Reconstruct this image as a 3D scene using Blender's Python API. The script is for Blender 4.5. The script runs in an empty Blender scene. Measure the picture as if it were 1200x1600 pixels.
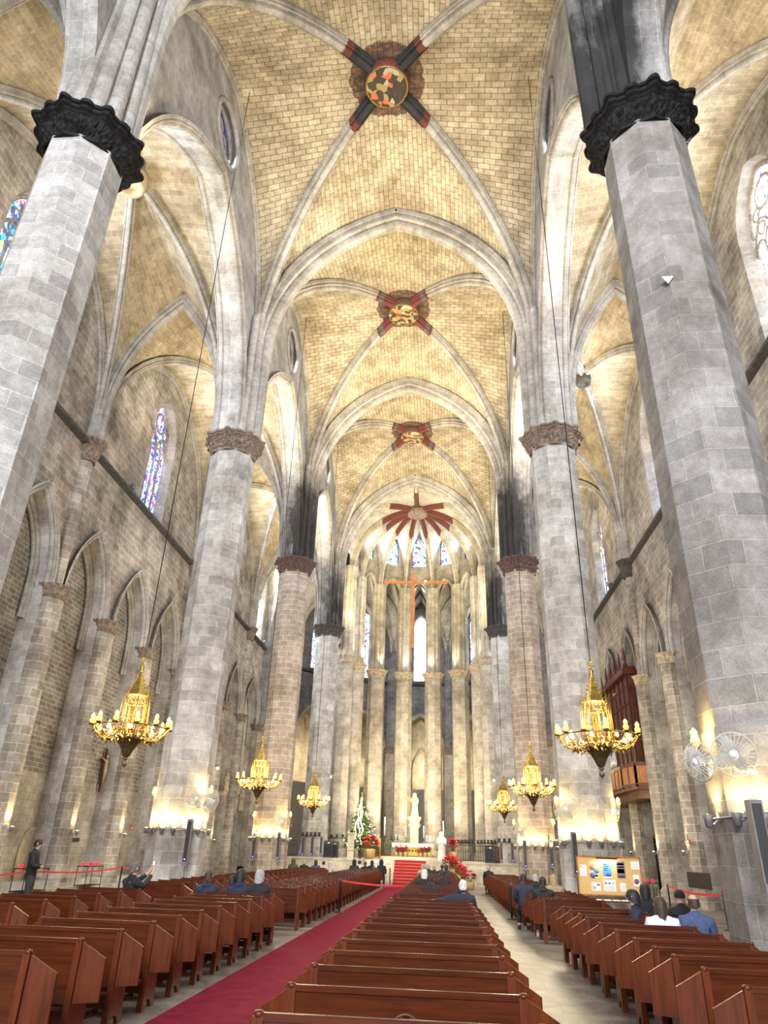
import bpy, bmesh, math, random
from mathutils import Vector, Matrix, noise, geometry
PI = math.pi
R = math.radians
random.seed(11)
SC = bpy.context.scene
COL = SC.collection

# ------------------------------------------------------------------ camera
F, PITCH, YAW, ROLL, CX, CH = 1071.98, .4606, -.0908, .0323, 2.229, 1.82
def pix_ray(u, v):
    a, b = u - 600, v - 800
    cr, sr = math.cos(ROLL), math.sin(ROLL)
    x = (cr*a + sr*b)/F; up = -(-sr*a + cr*b)/F
    cp, sp = math.cos(PITCH), math.sin(PITCH)
    yy = cp - sp*up; z = sp + cp*up
    cy, sy = math.cos(YAW), math.sin(YAW)
    return Vector((cy*x + sy*yy, -sy*x + cy*yy, z))
CO = Vector((CX, 0, CH))
def at(u, v, X=None, Y=None, Z=None):
    """where the sight line through photo pixel u,v meets a plane of the building"""
    d = pix_ray(u, v)
    if X is not None: s = (X - CO.x)/d.x
    elif Y is not None: s = (Y - CO.y)/d.y
    else: s = (Z - CO.z)/d.z
    return CO + d*s
cam = bpy.data.cameras.new('camera')
cam.sensor_fit = 'HORIZONTAL'; cam.sensor_width = 36
cam.lens = 36*F/1200
cam.clip_end = 300
camo = bpy.data.objects.new('camera', cam); COL.objects.link(camo)
fw = pix_ray(600, 800).normalized()
rt = (pix_ray(601, 800) - pix_ray(600, 800)).normalized()
upv = rt.cross(fw).normalized()
M = Matrix((rt, upv, -fw)).transposed().to_4x4(); M.translation = CO
camo.matrix_world = M
SC.camera = camo

# ------------------------------------------------------------------ materials
def nmat(name):
    m = bpy.data.materials.new(name); m.use_nodes = True
    nt = m.node_tree; nt.nodes.clear()
    out = nt.nodes.new('ShaderNodeOutputMaterial')
    b = nt.nodes.new('ShaderNodeBsdfPrincipled')
    nt.links.new(b.outputs[0], out.inputs[0])
    return m, nt, b
def N(nt, kind, **kw):
    n = nt.nodes.new(kind)
    for k, v in kw.items(): setattr(n, k, v)
    return n
def setin(n, **kw):
    for k, v in kw.items():
        n.inputs[k.replace('_', ' ')].default_value = v
def rgba(c): return (c[0], c[1], c[2], 1)
def mixc(nt, fac, a, b, blend='MIX'):
    n = N(nt, 'ShaderNodeMix', data_type='RGBA', blend_type=blend)
    for i, v in ((0, fac), (6, a), (7, b)):
        if hasattr(v, 'links'): nt.links.new(v, n.inputs[i])
        elif i == 0: n.inputs[0].default_value = v
        else: n.inputs[i].default_value = rgba(v)
    return n.outputs[2]
def ramp(nt, src, stops, interp='LINEAR'):
    n = N(nt, 'ShaderNodeValToRGB'); n.color_ramp.interpolation = interp
    e = n.color_ramp.elements
    while len(e) < len(stops): e.new(.5)
    for el, (p, c) in zip(e, stops): el.position = p; el.color = rgba(c) if not isinstance(c, (int, float)) else (c, c, c, 1)
    nt.links.new(src, n.inputs[0])
    return n.outputs[0]
def math_(nt, op, a, b=None, c=None):
    n = N(nt, 'ShaderNodeMath', operation=op)
    for i, v in enumerate((a, b, c)):
        if v is None: continue
        if hasattr(v, 'links'): nt.links.new(v, n.inputs[i])
        else: n.inputs[i].default_value = v
    return n.outputs[0]
def plain(name, c, rough=.6, metal=0, var=.12, scale=6, emit=None, estr=0, spec=None, bump=0):
    m, nt, b = nmat(name)
    tc = N(nt, 'ShaderNodeTexCoord')
    nz = N(nt, 'ShaderNodeTexNoise'); setin(nz, Scale=scale, Detail=4)
    nt.links.new(tc.outputs['Object'], nz.inputs[0])
    lo = tuple(x*(1-var) for x in c); hi = tuple(min(1, x*(1+var)) for x in c)
    nt.links.new(ramp(nt, nz.outputs[0], [(.3, lo), (.7, hi)]), b.inputs['Base Color'])
    b.inputs['Roughness'].default_value = rough; b.inputs['Metallic'].default_value = metal
    if spec is not None: b.inputs['Specular IOR Level'].default_value = spec
    if emit:
        b.inputs['Emission Color'].default_value = rgba(emit); b.inputs['Emission Strength'].default_value = estr
    if bump:
        bp = N(nt, 'ShaderNodeBump'); setin(bp, Strength=bump, Distance=.02)
        nt.links.new(nz.outputs[0], bp.inputs['Height']); nt.links.new(bp.outputs[0], b.inputs['Normal'])
    return m
def stone(name, c1, c2, mortar, bw, bh, msize=.012, stain=(.6, .57, .52), stain_lo=.45, stain_hi=.7, rough=.9,
          soot=(.012, .012, .014), bump=.5, paint=None, nscale=.28, squash=1.0):
    m, nt, b = nmat(name)
    uv = N(nt, 'ShaderNodeUVMap')
    # slightly wobbly courses
    geo = N(nt, 'ShaderNodeNewGeometry')
    wob = N(nt, 'ShaderNodeTexNoise'); setin(wob, Scale=1.3, Detail=2)
    nt.links.new(geo.outputs['Position'], wob.inputs[0])
    vm = N(nt, 'ShaderNodeVectorMath', operation='MULTIPLY_ADD')
    nt.links.new(wob.outputs['Color'], vm.inputs[0]); vm.inputs[1].default_value = (.06, .05, 0)
    nt.links.new(uv.outputs[0], vm.inputs[2])
    br = N(nt, 'ShaderNodeTexBrick', offset=.5, squash=squash, squash_frequency=3)
    setin(br, Scale=1, Mortar_Size=msize, Mortar_Smooth=.25, Bias=0, Brick_Width=bw, Row_Height=bh)
    br.inputs['Color1'].default_value = rgba(c1); br.inputs['Color2'].default_value = rgba(c2); br.inputs['Mortar'].default_value = rgba(mortar)
    nt.links.new(vm.outputs[0], br.inputs[0])
    n1 = N(nt, 'ShaderNodeTexNoise'); setin(n1, Scale=nscale, Detail=6, Roughness=.65)
    nt.links.new(geo.outputs['Position'], n1.inputs[0])
    n2 = N(nt, 'ShaderNodeTexNoise'); setin(n2, Scale=5, Detail=5, Roughness=.7)
    nt.links.new(geo.outputs['Position'], n2.inputs[0])
    st = ramp(nt, n1.outputs[0], [(stain_lo, (1, 1, 1)), (stain_hi, stain)])
    fine = ramp(nt, n2.outputs[0], [(.3, (.74, .74, .74)), (.7, (1.12, 1.12, 1.12))])
    n5 = N(nt, 'ShaderNodeTexNoise'); setin(n5, Scale=1.1, Detail=4, Roughness=.6); nt.links.new(geo.outputs['Position'], n5.inputs[0])
    fine = mixc(nt, 1, fine, ramp(nt, n5.outputs[0], [(.34, (.72, .70, .68)), (.62, (1.08, 1.08, 1.08))]), 'MULTIPLY')
    n6 = N(nt, 'ShaderNodeTexNoise'); setin(n6, Scale=34, Detail=3, Roughness=.7); nt.links.new(geo.outputs['Position'], n6.inputs[0])
    fine = mixc(nt, 1, fine, ramp(nt, n6.outputs[0], [(.36, (.80, .80, .80)), (.6, (1.06, 1.06, 1.06))]), 'MULTIPLY')
    c = mixc(nt, 1, br.outputs[0], st, 'MULTIPLY')
    c = mixc(nt, 1, c, fine, 'MULTIPLY')
    at_ = N(nt, 'ShaderNodeAttribute', attribute_name='soot')
    n3 = N(nt, 'ShaderNodeTexNoise'); setin(n3, Scale=.9, Detail=7, Roughness=.7)
    mp = N(nt, 'ShaderNodeMapping'); mp.inputs['Scale'].default_value = (2.2, 2.2, .8)
    nt.links.new(geo.outputs['Position'], mp.inputs[0]); nt.links.new(mp.outputs[0], n3.inputs[0])
    f = math_(nt, 'MULTIPLY_ADD', n3.outputs[0], 1.6, -1.0)
    f = math_(nt, 'MULTIPLY_ADD', at_.outputs['Fac'], 1.5, f)
    f = math_(nt, 'MULTIPLY', f, math_(nt, 'GREATER_THAN', at_.outputs['Fac'], .01))
    fn = N(nt, 'ShaderNodeClamp'); nt.links.new(f, fn.inputs[0])
    f = math_(nt, 'MULTIPLY', fn.outputs[0], .92)
    c = mixc(nt, f, c, soot)
    if paint:
        tc = N(nt, 'ShaderNodeTexCoord'); sx = N(nt, 'ShaderNodeSeparateXYZ'); nt.links.new(tc.outputs['Object'], sx.inputs[0])
        r2 = math_(nt, 'ADD', math_(nt, 'MULTIPLY', sx.outputs[0], sx.outputs[0]), math_(nt, 'MULTIPLY', sx.outputs[1], sx.outputs[1]))
        rr = math_(nt, 'SQRT', r2)
        if paint == 'web':      # worn painted crowns on the stones around the boss
            n4 = N(nt, 'ShaderNodeTexNoise'); setin(n4, Scale=3.2, Detail=5, Roughness=.7); nt.links.new(tc.outputs['Object'], n4.inputs[0])
            band = ramp(nt, math_(nt, 'MULTIPLY', rr, .4), [(0, 1), (.48, 1), (.68, .62), (.80, 0)])
            k = math_(nt, 'GREATER_THAN', math_(nt, 'MULTIPLY', band, math_(nt, 'ADD', n4.outputs[0], .35)), .50)
            pc = ramp(nt, n4.outputs[0], [(.40, (.03, .03, .035)), (.47, (.12, .03, .025)), (.54, (.16, .12, .08)), (.6, (.07, .05, .04))], 'CONSTANT')
            c = mixc(nt, math_(nt, 'MULTIPLY', k, .85), c, pc)
        else:                   # painted ends of the ribs
            pc = ramp(nt, math_(nt, 'MULTIPLY', rr, .25), paint, 'CONSTANT')
            k = math_(nt, 'LESS_THAN', rr, 4*paint[-1][0])
            c = mixc(nt, math_(nt, 'MULTIPLY', k, .93), c, pc)
    nt.links.new(c, b.inputs['Base Color'])
    b.inputs['Roughness'].default_value = rough
    b.inputs['Specular IOR Level'].default_value = .2
    if bump:
        h = math_(nt, 'MULTIPLY_ADD', n2.outputs[0], .5, math_(nt, 'MULTIPLY', br.outputs['Fac'], -1))
        bp = N(nt, 'ShaderNodeBump'); setin(bp, Strength=bump, Distance=.03)
        nt.links.new(h, bp.inputs['Height']); nt.links.new(bp.outputs[0], b.inputs['Normal'])
    return m
def glow(name, c, s):
    m = bpy.data.materials.new(name); m.use_nodes = True
    nt = m.node_tree; nt.nodes.clear()
    o = nt.nodes.new('ShaderNodeOutputMaterial'); e = nt.nodes.new('ShaderNodeEmission')
    e.inputs[0].default_value = rgba(c); e.inputs[1].default_value = s
    nt.links.new(e.outputs[0], o.inputs[0]); return m
def stained(name, stops, s, cell=7, lead=.035, sy=1.0):
    """leaded glass with daylight behind it"""
    m = bpy.data.materials.new(name); m.use_nodes = True
    nt = m.node_tree; nt.nodes.clear()
    o = nt.nodes.new('ShaderNodeOutputMaterial'); e = nt.nodes.new('ShaderNodeEmission')
    uv = N(nt, 'ShaderNodeUVMap')
    mp = N(nt, 'ShaderNodeMapping'); mp.inputs['Scale'].default_value = (cell, cell*sy, 1); nt.links.new(uv.outputs[0], mp.inputs[0])
    v = N(nt, 'ShaderNodeTexVoronoi'); setin(v, Scale=1); nt.links.new(mp.outputs[0], v.inputs[0])
    v2 = N(nt, 'ShaderNodeTexVoronoi', feature='DISTANCE_TO_EDGE'); setin(v2, Scale=1); nt.links.new(mp.outputs[0], v2.inputs[0])
    sep = N(nt, 'ShaderNodeSeparateColor'); nt.links.new(v.outputs['Color'], sep.inputs[0])
    big = N(nt, 'ShaderNodeTexNoise'); setin(big, Scale=.9, Detail=1); nt.links.new(uv.outputs[0], big.inputs[0])
    k = math_(nt, 'FRACT', math_(nt, 'ADD', math_(nt, 'MULTIPLY', sep.outputs[0], .8), math_(nt, 'MULTIPLY', big.outputs[0], .5)))
    c = ramp(nt, k, stops, 'CONSTANT')
    c = mixc(nt, math_(nt, 'LESS_THAN', v2.outputs[0], lead), c, (.01, .01, .012))
    nt.links.new(c, e.inputs[0]); e.inputs[1].default_value = s
    nt.links.new(e.outputs[0], o.inputs[0]); return m
def wood(name, c, rough=.28, stretch=(1, 12, 12)):
    m, nt, b = nmat(name)
    tc = N(nt, 'ShaderNodeTexCoord'); mp = N(nt, 'ShaderNodeMapping'); mp.inputs['Scale'].default_value = stretch
    nt.links.new(tc.outputs['Object'], mp.inputs[0])
    oi = N(nt, 'ShaderNodeObjectInfo')
    nz = N(nt, 'ShaderNodeTexNoise', noise_dimensions='4D'); setin(nz, Scale=1.6, Detail=6, Roughness=.6, Distortion=.6)
    nt.links.new(mp.outputs[0], nz.inputs[0]); nt.links.new(math_(nt, 'MULTIPLY', oi.outputs['Random'], 30), nz.inputs['W'])
    lo = tuple(x*.55 for x in c); hi = tuple(x*1.3 for x in c)
    col = ramp(nt, nz.outputs[0], [(.32, lo), (.52, c), (.7, hi)])
    nt.links.new(col, b.inputs['Base Color']); b.inputs['Roughness'].default_value = rough
    b.inputs['Specular IOR Level'].default_value = .28
    return m
MT = {}
G1, G2 = (.47, .45, .42), (.40, .385, .365)
MT['pillar'] = stone('pale ashlar', (.60, .58, .55), (.42, .405, .39), (.68, .66, .62), .80, .42, .012)
MT['pillar_rough'] = stone('weathered grey ashlar', (.42, .395, .37), (.29, .275, .26), (.52, .49, .45), .85, .45, .012, stain=(.6, .57, .54), stain_lo=.4, bump=1.0)
MT['pillar_pink'] = stone('rosy ashlar', (.50, .41, .345), (.38, .315, .265), (.68, .61, .5), .62, .33, .016)
MT['pillar_apse'] = stone('apse ashlar', (.47, .42, .34), (.37, .33, .27), (.55, .50, .42), .6, .36, .010)
MT['rib'] = stone('moulded rib stone', (.50, .475, .44), (.43, .41, .38), (.33, .315, .30), 5.0, .55, .012, bump=.25)
MT['web'] = stone('vault ashlar', (.65, .575, .44), (.48, .415, .31), (.22, .19, .14), .58, .30, .014, stain=(.55, .52, .48), stain_lo=.40, paint='web', bump=.9)
MT['web_aisle'] = stone('aisle vault ashlar', (.58, .495, .35), (.43, .36, .25), (.68, .60, .47), .66, .30, .013)
MT['web_apse'] = stone('apse vault plaster', (.60, .57, .50), (.56, .53, .46), (.50, .47, .41), .7, .3, .006)
MT['rib_black'] = stone('rib with black painted end', (.50, .475, .44), (.43, .41, .38), (.33, .315, .30), 5.0, .55, .012, bump=.25,
                        paint=[(0, (.018, .018, .024)), (.44, (.012, .012, .016)), (.535, (.12, .028, .02)), (.63, (.12, .028, .02))])
MT['rib_red'] = stone('rib with red painted end', (.50, .475, .44), (.43, .41, .38), (.33, .315, .30), 5.0, .55, .012, bump=.25,
                      paint=[(0, (.15, .03, .03)), (.46, (.10, .11, .12)), (.54, (.14, .035, .03)), (.60, (.14, .035, .03))])
MT['rib_cream'] = stone('cream rib stone', (.58, .52, .41), (.52, .47, .37), (.42, .38, .30), 5.0, .55, .012, bump=.25)
MT['rib_apse'] = stone('apse rib with red painted end', (.58, .52, .41), (.52, .47, .37), (.42, .38, .30), 5.0, .55, .012, bump=.25,
                       paint=[(0, (.13, .03, .025)), (.87, (.13, .03, .025))])
MT['wall'] = stone('wall ashlar', (.53, .475, .40), (.36, .32, .27), (.70, .64, .54), .64, .34, .017, stain=(.34, .32, .31), stain_lo=.40, stain_hi=.68)
MT['nave_wall'] = stone('clerestory render', (.43, .415, .40), (.36, .35, .335), (.34, .33, .315), .75, .36, .007, stain=(.55, .54, .53))
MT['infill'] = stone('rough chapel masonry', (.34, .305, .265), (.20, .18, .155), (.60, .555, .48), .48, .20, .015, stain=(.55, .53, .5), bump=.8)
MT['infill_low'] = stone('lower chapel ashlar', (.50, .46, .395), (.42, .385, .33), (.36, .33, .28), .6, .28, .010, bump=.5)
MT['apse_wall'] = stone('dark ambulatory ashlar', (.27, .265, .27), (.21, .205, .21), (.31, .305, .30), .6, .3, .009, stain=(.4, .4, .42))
MT['cream'] = stone('cream chapel plaster', (.64, .58, .45), (.60, .54, .42), (.52, .47, .37), .8, .35, .006, bump=.2)
MT['floor'] = stone('worn floor slabs', (.36, .315, .25), (.29, .255, .205), (.20, .175, .145), 1.1, .8, .008, rough=.45, bump=.15, stain=(.42, .41, .42), stain_lo=.36, stain_hi=.66)
MT['marble'] = stone('pale dais marble', (.66, .60, .48), (.62, .56, .45), (.5, .45, .36), 1.4, .7, .005, rough=.5, bump=.05)
MT['cap_black'] = plain('blackened capital', (.010, .0095, .0095), .7, var=.5, scale=9, bump=.6, spec=.25)
MT['cap_brown'] = plain('brown capital', (.19, .14, .105), .85, var=.5, scale=7, bump=.6)
MT['cap_red'] = plain('reddish capital', (.10, .055, .045), .85, var=.5, scale=7, bump=.5)
MT['cap_tan'] = plain('tan capital', (.36, .29, .20), .85, var=.45, scale=7, bump=.5)
MT['cap_dark'] = plain('dark corbel', (.06, .055, .05), .85, var=.5, scale=7, bump=.5)
MT['dark'] = plain('painted opening shade', (.02, .018, .016), .9)  # near-black colour stands in for the shade inside openings
MT['iron'] = plain('black iron', (.015, .015, .016), .5, .6)
MT['gold'] = plain('gilt brass', (.33, .215, .045), .36, .85, var=.3, scale=14)
MT['gold_dark'] = plain('dark gilt', (.16, .11, .05), .45, .7, var=.3, scale=14)
MT['wood'] = wood('reddish varnished wood', (.070, .0150, .0042), .26)
MT['wood_end'] = wood('reddish varnished end wood', (.100, .0220, .0062), .3, (12, 12, 1))
MT['wood_panel'] = wood('warm panel wood', (.40, .155, .042), .4, (6, 6, 1))
MT['wood_dark'] = wood('dark organ wood', (.10, .032, .016), .4, (6, 6, 1))
MT['carpet'] = plain('red carpet', (.17, .008, .021), .95, var=.22, scale=5, spec=.1)
MT['tape'] = plain('red belt', (.55, .02, .03), .7)
MT['cloth'] = plain('white cloth', (.80, .76, .66), .8, var=.05)
MT['board'] = plain('cork board', (.60, .40, .16), .8, var=.1, scale=40)
MT['paper'] = plain('white paper', (.82, .82, .82), .7, var=.02)
MT['leaf'] = plain('green leaf', (.09, .19, .035), .55, var=.4, scale=9)
MT['needle'] = plain('fir needles', (.20, .31, .09), .6, var=.4, scale=9)
MT['poin'] = plain('red bracts', (.75, .012, .05), .55, var=.3, scale=20)
MT['terracotta'] = plain('flower pot', (.55, .38, .16), .7)
MT['white'] = plain('white plastic', (.75, .75, .74), .35, var=.03)
MT['steel'] = plain('brushed steel', (.5, .5, .5), .35, .8, var=.1)
MT['statue'] = plain('pale carved stone', (.36, .285, .17), .7, var=.15, scale=9)
MT['black'] = plain('black plastic', (.02, .02, .022), .45)
MT['grey_panel'] = plain('grey screen panel', (.30, .28, .25), .8, var=.08)
MT['grey_metal'] = plain('grey speaker metal', (.17, .16, .155), .5, .2)
MT['bulb'] = glow('lamp glow', (1, .66, .22), 9)
MT['amber'] = plain('amber glass shade', (.85, .5, .05), .2, emit=(1, .55, .06), estr=1.6)
MT['lens'] = glow('uplighter lens', (1, .80, .38), 30)
MT['spark'] = glow('fairy light', (1, .93, .75), 10)
MT['red_glow'] = glow('red votive glow', (1, .012, .02), 1.6)
MT['blue_led'] = glow('blue led', (.08, .08, 1), 8)
MT['tube'] = glow('strip light', (1, .93, .75), 12)
for k in ('bulb', 'lens', 'spark', 'red_glow', 'blue_led'):
    MT[k].cycles.emission_sampling = 'NONE'
MT['amber'].cycles.emission_sampling = 'NONE'
WH, LB, SB, DB = (1, 1, 1), (.45, .72, 1), (.15, .35, 1), (.02, .04, .75)
RD, YL, GN, PU = (.85, .03, .05), (1, .72, .10), (.05, .5, .22), (.25, .04, .6)
MT['glass_blue'] = stained('blue stained glass', [(0, DB), (.22, SB), (.40, LB), (.52, WH), (.62, DB), (.72, (.35, .02, .08)), (.8, PU), (.88, LB), (.95, SB)], 2.2, 7)
MT['glass_left'] = stained('blue and green stained glass', [(0, DB), (.3, SB), (.5, (.03, .45, .5)), (.62, WH), (.7, DB), (.82, YL), (.88, RD), (.94, SB)], 2.4, 6, sy=.5)
MT['glass_pale'] = stained('pale stained glass', [(0, WH), (.25, (.75, .85, 1)), (.45, WH), (.55, SB), (.62, (1, .9, .8)), (.76, YL), (.82, WH), (.9, (1, .4, .3)), (.95, DB)], 4.5, 7)
MT['glass_white'] = stained('nearly white stained glass', [(0, WH), (.35, (.8, .92, 1)), (.55, WH), (.68, LB), (.78, WH), (.88, (1, .85, .6)), (.94, SB)], 5, 6, .03)
MT['glass_choir'] = stained('choir stained glass', [(0, WH), (.3, LB), (.46, WH), (.58, SB), (.66, (.9, 1, .9)), (.70, GN), (.75, LB), (.80, SB), (.88, RD), (.93, DB)], 2.2, 5)
MT['glass_ocu'] = stained('dark oculus glass', [(0, (.02, .02, .03)), (.3, DB), (.5, (.02, .02, .05)), (.62, SB), (.7, (.5, .2, .05)), (.76, (.02, .02, .03)), (.93, (.8, .85, 1))], 1.1, 5)

# ------------------------------------------------------------------ mesh helpers
def soot_at(p):
    """old candle soot that still clings to some springings"""
    x, y, z = p
    s = 0
    for (px, py, k) in ((7.3, 11.8, 1.0), (-7.2, 41.1, 1.0), (7.2, 41.1, 1.0), (-7.2, 55.5, .8), (7.2, 55.5, .85), (-7.2, 11.6, .12)):
        inner = (abs(x) < 7.25 and x*px > 0)
        d = math.hypot(x-px, y-py)
        if z > 18.3 and d < 4.2 and x*px > 0:
            v = k*max(0, min(1, (27.5-z)/5.5))*max(0, min(1, (4.2-d)/2.2))
            if py < 12:
                v *= 1 if x < px+.05 else .15
            elif not inner: v *= .55
            s = max(s, v)
        if py > 30 and 22 < z < 31 and inner and d < 6:   # patches on the vault beside it
            s = max(s, .42*k*max(0, 1-abs(z-27)/4.5)*max(0, 1-d/6.5))
    return s
class MB:
    def __init__(self): self.v = []; self.f = []; self.uv = []; self.mi = []; self.sm = []
    def vert(self, p): self.v.append(tuple(p)); return len(self.v)-1
    def face(self, idx, uvs=None, mi=0, smooth=False):
        self.f.append(tuple(idx)); self.uv.append(uvs); self.mi.append(mi); self.sm.append(smooth)
    def grid(self, rows, uvs, mi=0, smooth=True, closed=False, flip=False):
        ids = [[self.vert(p) for p in r] for r in rows]
        n = len(rows[0])
        for i in range(len(rows)-1):
            for j in range(n if closed else n-1):
                k = (j+1) % n
                q = [ids[i][j], ids[i][k], ids[i+1][k], ids[i+1][j]]
                if closed: u = [uvs[i][j], uvs[i][j+1], uvs[i+1][j+1], uvs[i+1][j]]
                else: u = [uvs[i][j], uvs[i][k], uvs[i+1][k], uvs[i+1][j]]
                if flip: q.reverse(); u.reverse()
                self.face(q, u, mi, smooth)
        return ids
    def poly(self, loops, to3, mi=0, uv0=(0, 0), flip=False):
        """flat panel: loops of 2D points (outer first, then holes)"""
        L = [[Vector((p[0], p[1], 0)) for p in lp] for lp in loops]
        flat = [p for lp in L for p in lp]
        ids = [self.vert(to3(p.x, p.y)) for p in flat]
        for t in geometry.tessellate_polygon(L):
            a, b, c = flat[t[0]], flat[t[1]], flat[t[2]]
            if abs((b-a).cross(c-a).z) < 1e-7: continue
            t = list(t)
            if ((b-a).cross(c-a).z < 0) != flip: t.reverse()
            self.face([ids[i] for i in t], [(flat[i].x+uv0[0], flat[i].y+uv0[1]) for i in t], mi)
    def box(self, c, s, mi=0, rz=0, taper=1.0, M=None):
        x, y, z = (q/2 for q in s)
        cs, sn = math.cos(rz), math.sin(rz)
        P = []
        for dz, k in ((-z, 1), (z, taper)):
            for dx, dy in ((-x, -y), (x, -y), (x, y), (-x, y)):
                dx2, dy2 = dx*k, dy*k
                p = Vector((c[0]+dx2*cs-dy2*sn, c[1]+dx2*sn+dy2*cs, c[2]+dz))
                P.append(M @ p if M else p)
        i = [self.vert(p) for p in P]
        for q in ((3, 2, 1, 0), (4, 5, 6, 7), (0, 1, 5, 4), (1, 2, 6, 5), (2, 3, 7, 6), (3, 0, 4, 7)):
            a, b_, c_ = P[q[0]], P[q[1]], P[q[2]]
            w = (b_-a).length; h = (c_-b_).length
            self.face([i[j] for j in q], [(0, 0), (w, 0), (w, h), (0, h)], mi)
    def prism(self, pts, to3, d, mi=0):
        """outline pts (2D) extruded along d (3D vector)"""
        n = len(pts); d = Vector(d)
        A = [Vector(to3(*p)) for p in pts]
        a = [self.vert(p) for p in A]; b = [self.vert(p+d) for p in A]
        L = d.length
        flat = [Vector((p[0], p[1], 0)) for p in pts]
        for t in geometry.tessellate_polygon([flat]):
            self.face([a[i] for i in t], [tuple(flat[i].xy) for i in t], mi)
            self.face([b[i] for i in reversed(t)], [tuple(flat[i].xy) for i in reversed(t)], mi)
        u = 0
        for i in range(n):
            k = (i+1) % n; l = (A[k]-A[i]).length
            self.face([a[i], b[i], b[k], a[k]], [(u, 0), (u, L), (u+l, L), (u+l, 0)], mi); u += l
    def lathe(self, prof, c=(0, 0, 0), n=16, mi=0, smooth=True, rot=0, fr=None, M=None):
        rows, uvs = [], []
        for k, (r, z) in enumerate(prof):
            row = []; u = []
            for j in range(n):
                a = rot + 2*PI*j/n
                rr = r*(fr(a) if fr else 1)
                p = Vector((c[0]+rr*math.cos(a), c[1]+rr*math.sin(a), c[2]+z))
                row.append(M @ p if M else p)
            for j in range(n+1): u.append((2*PI*max(r, .05)*j/n, z))
            rows.append(row); uvs.append(u)
        ids = self.grid(rows, uvs, mi, smooth, closed=True)
        for k, fl in ((0, True), (-1, False)):
            if prof[k][0] > 1e-4:
                q = list(ids[k]);
                if fl: q.reverse()
                self.face(q, [(rows[k][j].x, rows[k][j].y) for j in (range(n-1, -1, -1) if fl else range(n))], mi)
        return ids
    def tube(self, pts, r, n=8, mi=0, smooth=True, cap=True):
        pts = [Vector(p) for p in pts]; rows, uvs = [], []
        L = 0; up0 = Vector((0, 0, 1)); prev = None
        for i, p in enumerate(pts):
            t = (pts[min(i+1, len(pts)-1)] - pts[max(i-1, 0)])
            if t.length < 1e-9: t = Vector((0, 0, 1))
            t.normalize()
            if prev is None:
                a = t.cross(up0)
                if a.length < 1e-3: a = t.cross(Vector((0, 1, 0)))
            else: a = prev - t*prev.dot(t)
            a.normalize(); prev = a.copy(); b = t.cross(a)
            if i: L += (p-pts[i-1]).length
            rr = r[i] if isinstance(r, (list, tuple)) else r
            rows.append([p + a*math.cos(2*PI*j/n)*rr + b*math.sin(2*PI*j/n)*rr for j in range(n)])
            uvs.append([(2*PI*rr*j/n, L) for j in range(n+1)])
        ids = self.grid(rows, uvs, mi, smooth, closed=True, flip=False)
        if cap:
            self.face(ids[0][::-1], [(0, 0)]*n, mi); self.face(ids[-1], [(0, 0)]*n, mi)
    def ball(self, c, r, n=10, mi=0, sz=1.0):
        m = max(4, n//2)
        self.lathe([(max(r*math.sin(PI*k/m), 1e-5), -r*sz*math.cos(PI*k/m)) for k in range(m+1)], c, n, mi)
    def build(self, name, mats, parent=None, origin=None, recalc=True):
        o3 = Vector(origin) if origin is not None else Vector((0, 0, 0))
        me = bpy.data.meshes.new(name)
        me.from_pydata([tuple(Vector(p)-o3) for p in self.v], [], self.f)
        if any(u is not None for u in self.uv):
            ul = me.uv_layers.new(name='UVMap'); d = []
            for f, u in zip(self.f, self.uv):
                for j in range(len(f)): d += list(u[j]) if u else [0, 0]
            ul.data.foreach_set('uv', d)
        me.polygons.foreach_set('material_index', self.mi)
        me.polygons.foreach_set('use_smooth', self.sm)
        sv = [soot_at(p) for p in self.v] if self.v and max(p[2] for p in self.v) > 18 and max(p[1] for p in self.v) > 0 and getattr(self, 'sooty', False) else None
        if sv and max(sv) > 0:
            a = me.attributes.new('soot', 'FLOAT', 'POINT'); a.data.foreach_set('value', sv)
        for m in (mats if isinstance(mats, (list, tuple)) else [mats]): me.materials.append(MT[m] if isinstance(m, str) else m)
        if recalc:
            bm = bmesh.new(); bm.from_mesh(me); bmesh.ops.recalc_face_normals(bm, faces=bm.faces); bm.to_mesh(me); bm.free()
        me.update()
        ob = bpy.data.objects.new(name, me); COL.objects.link(ob)
        if parent is not None: ob.parent = parent; ob.location = o3 - parent.location if parent.rotation_euler.z == 0 else o3
        else: ob.location = o3
        return ob
def tag(o, label, cat, group=None, kind=None):
    o['label'] = label; o['category'] = cat
    if group: o['group'] = group
    if kind: o['kind'] = kind
    return o
def thing(name, label, cat, loc=(0, 0, 0), group=None, kind=None, rz=0):
    o = bpy.data.objects.new(name, None); COL.objects.link(o); o.location = loc; o.empty_display_size = .2
    o.rotation_euler.z = rz
    return tag(o, label, cat, group, kind)
KIDS = {}
def dup(root, loc=None, rz=None, label=None, group=None, scale=None):
    """a copy of a thing with copies of its parts and sub-parts"""
    if root.name not in KIDS:
        KIDS[root.name] = [(c, list(c.children)) for c in root.children]
    r = root.copy(); COL.objects.link(r)
    if loc is not None: r.location = loc
    if rz is not None: r.rotation_euler.z = rz
    if scale is not None: r.scale = (scale,)*3 if isinstance(scale, (int, float)) else scale
    if label: r['label'] = label
    if group: r['group'] = group
    for c, gs in KIDS[root.name]:
        k = c.copy(); COL.objects.link(k); k.parent = r
        for g in gs:
            q = g.copy(); COL.objects.link(q); q.parent = k
    return r
def light(name, kind, loc, energy, color, parent=None, aim=None, **kw):
    l = bpy.data.lights.new(name, kind); l.energy = energy; l.color = color
    for k, v in kw.items(): setattr(l, k, v)
    o = bpy.data.objects.new(name, l); COL.objects.link(o); o.location = loc
    if aim is not None:
        o.rotation_euler = (Vector(aim)-Vector(loc)).to_track_quat('-Z', 'Y').to_euler()
    return o
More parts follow.
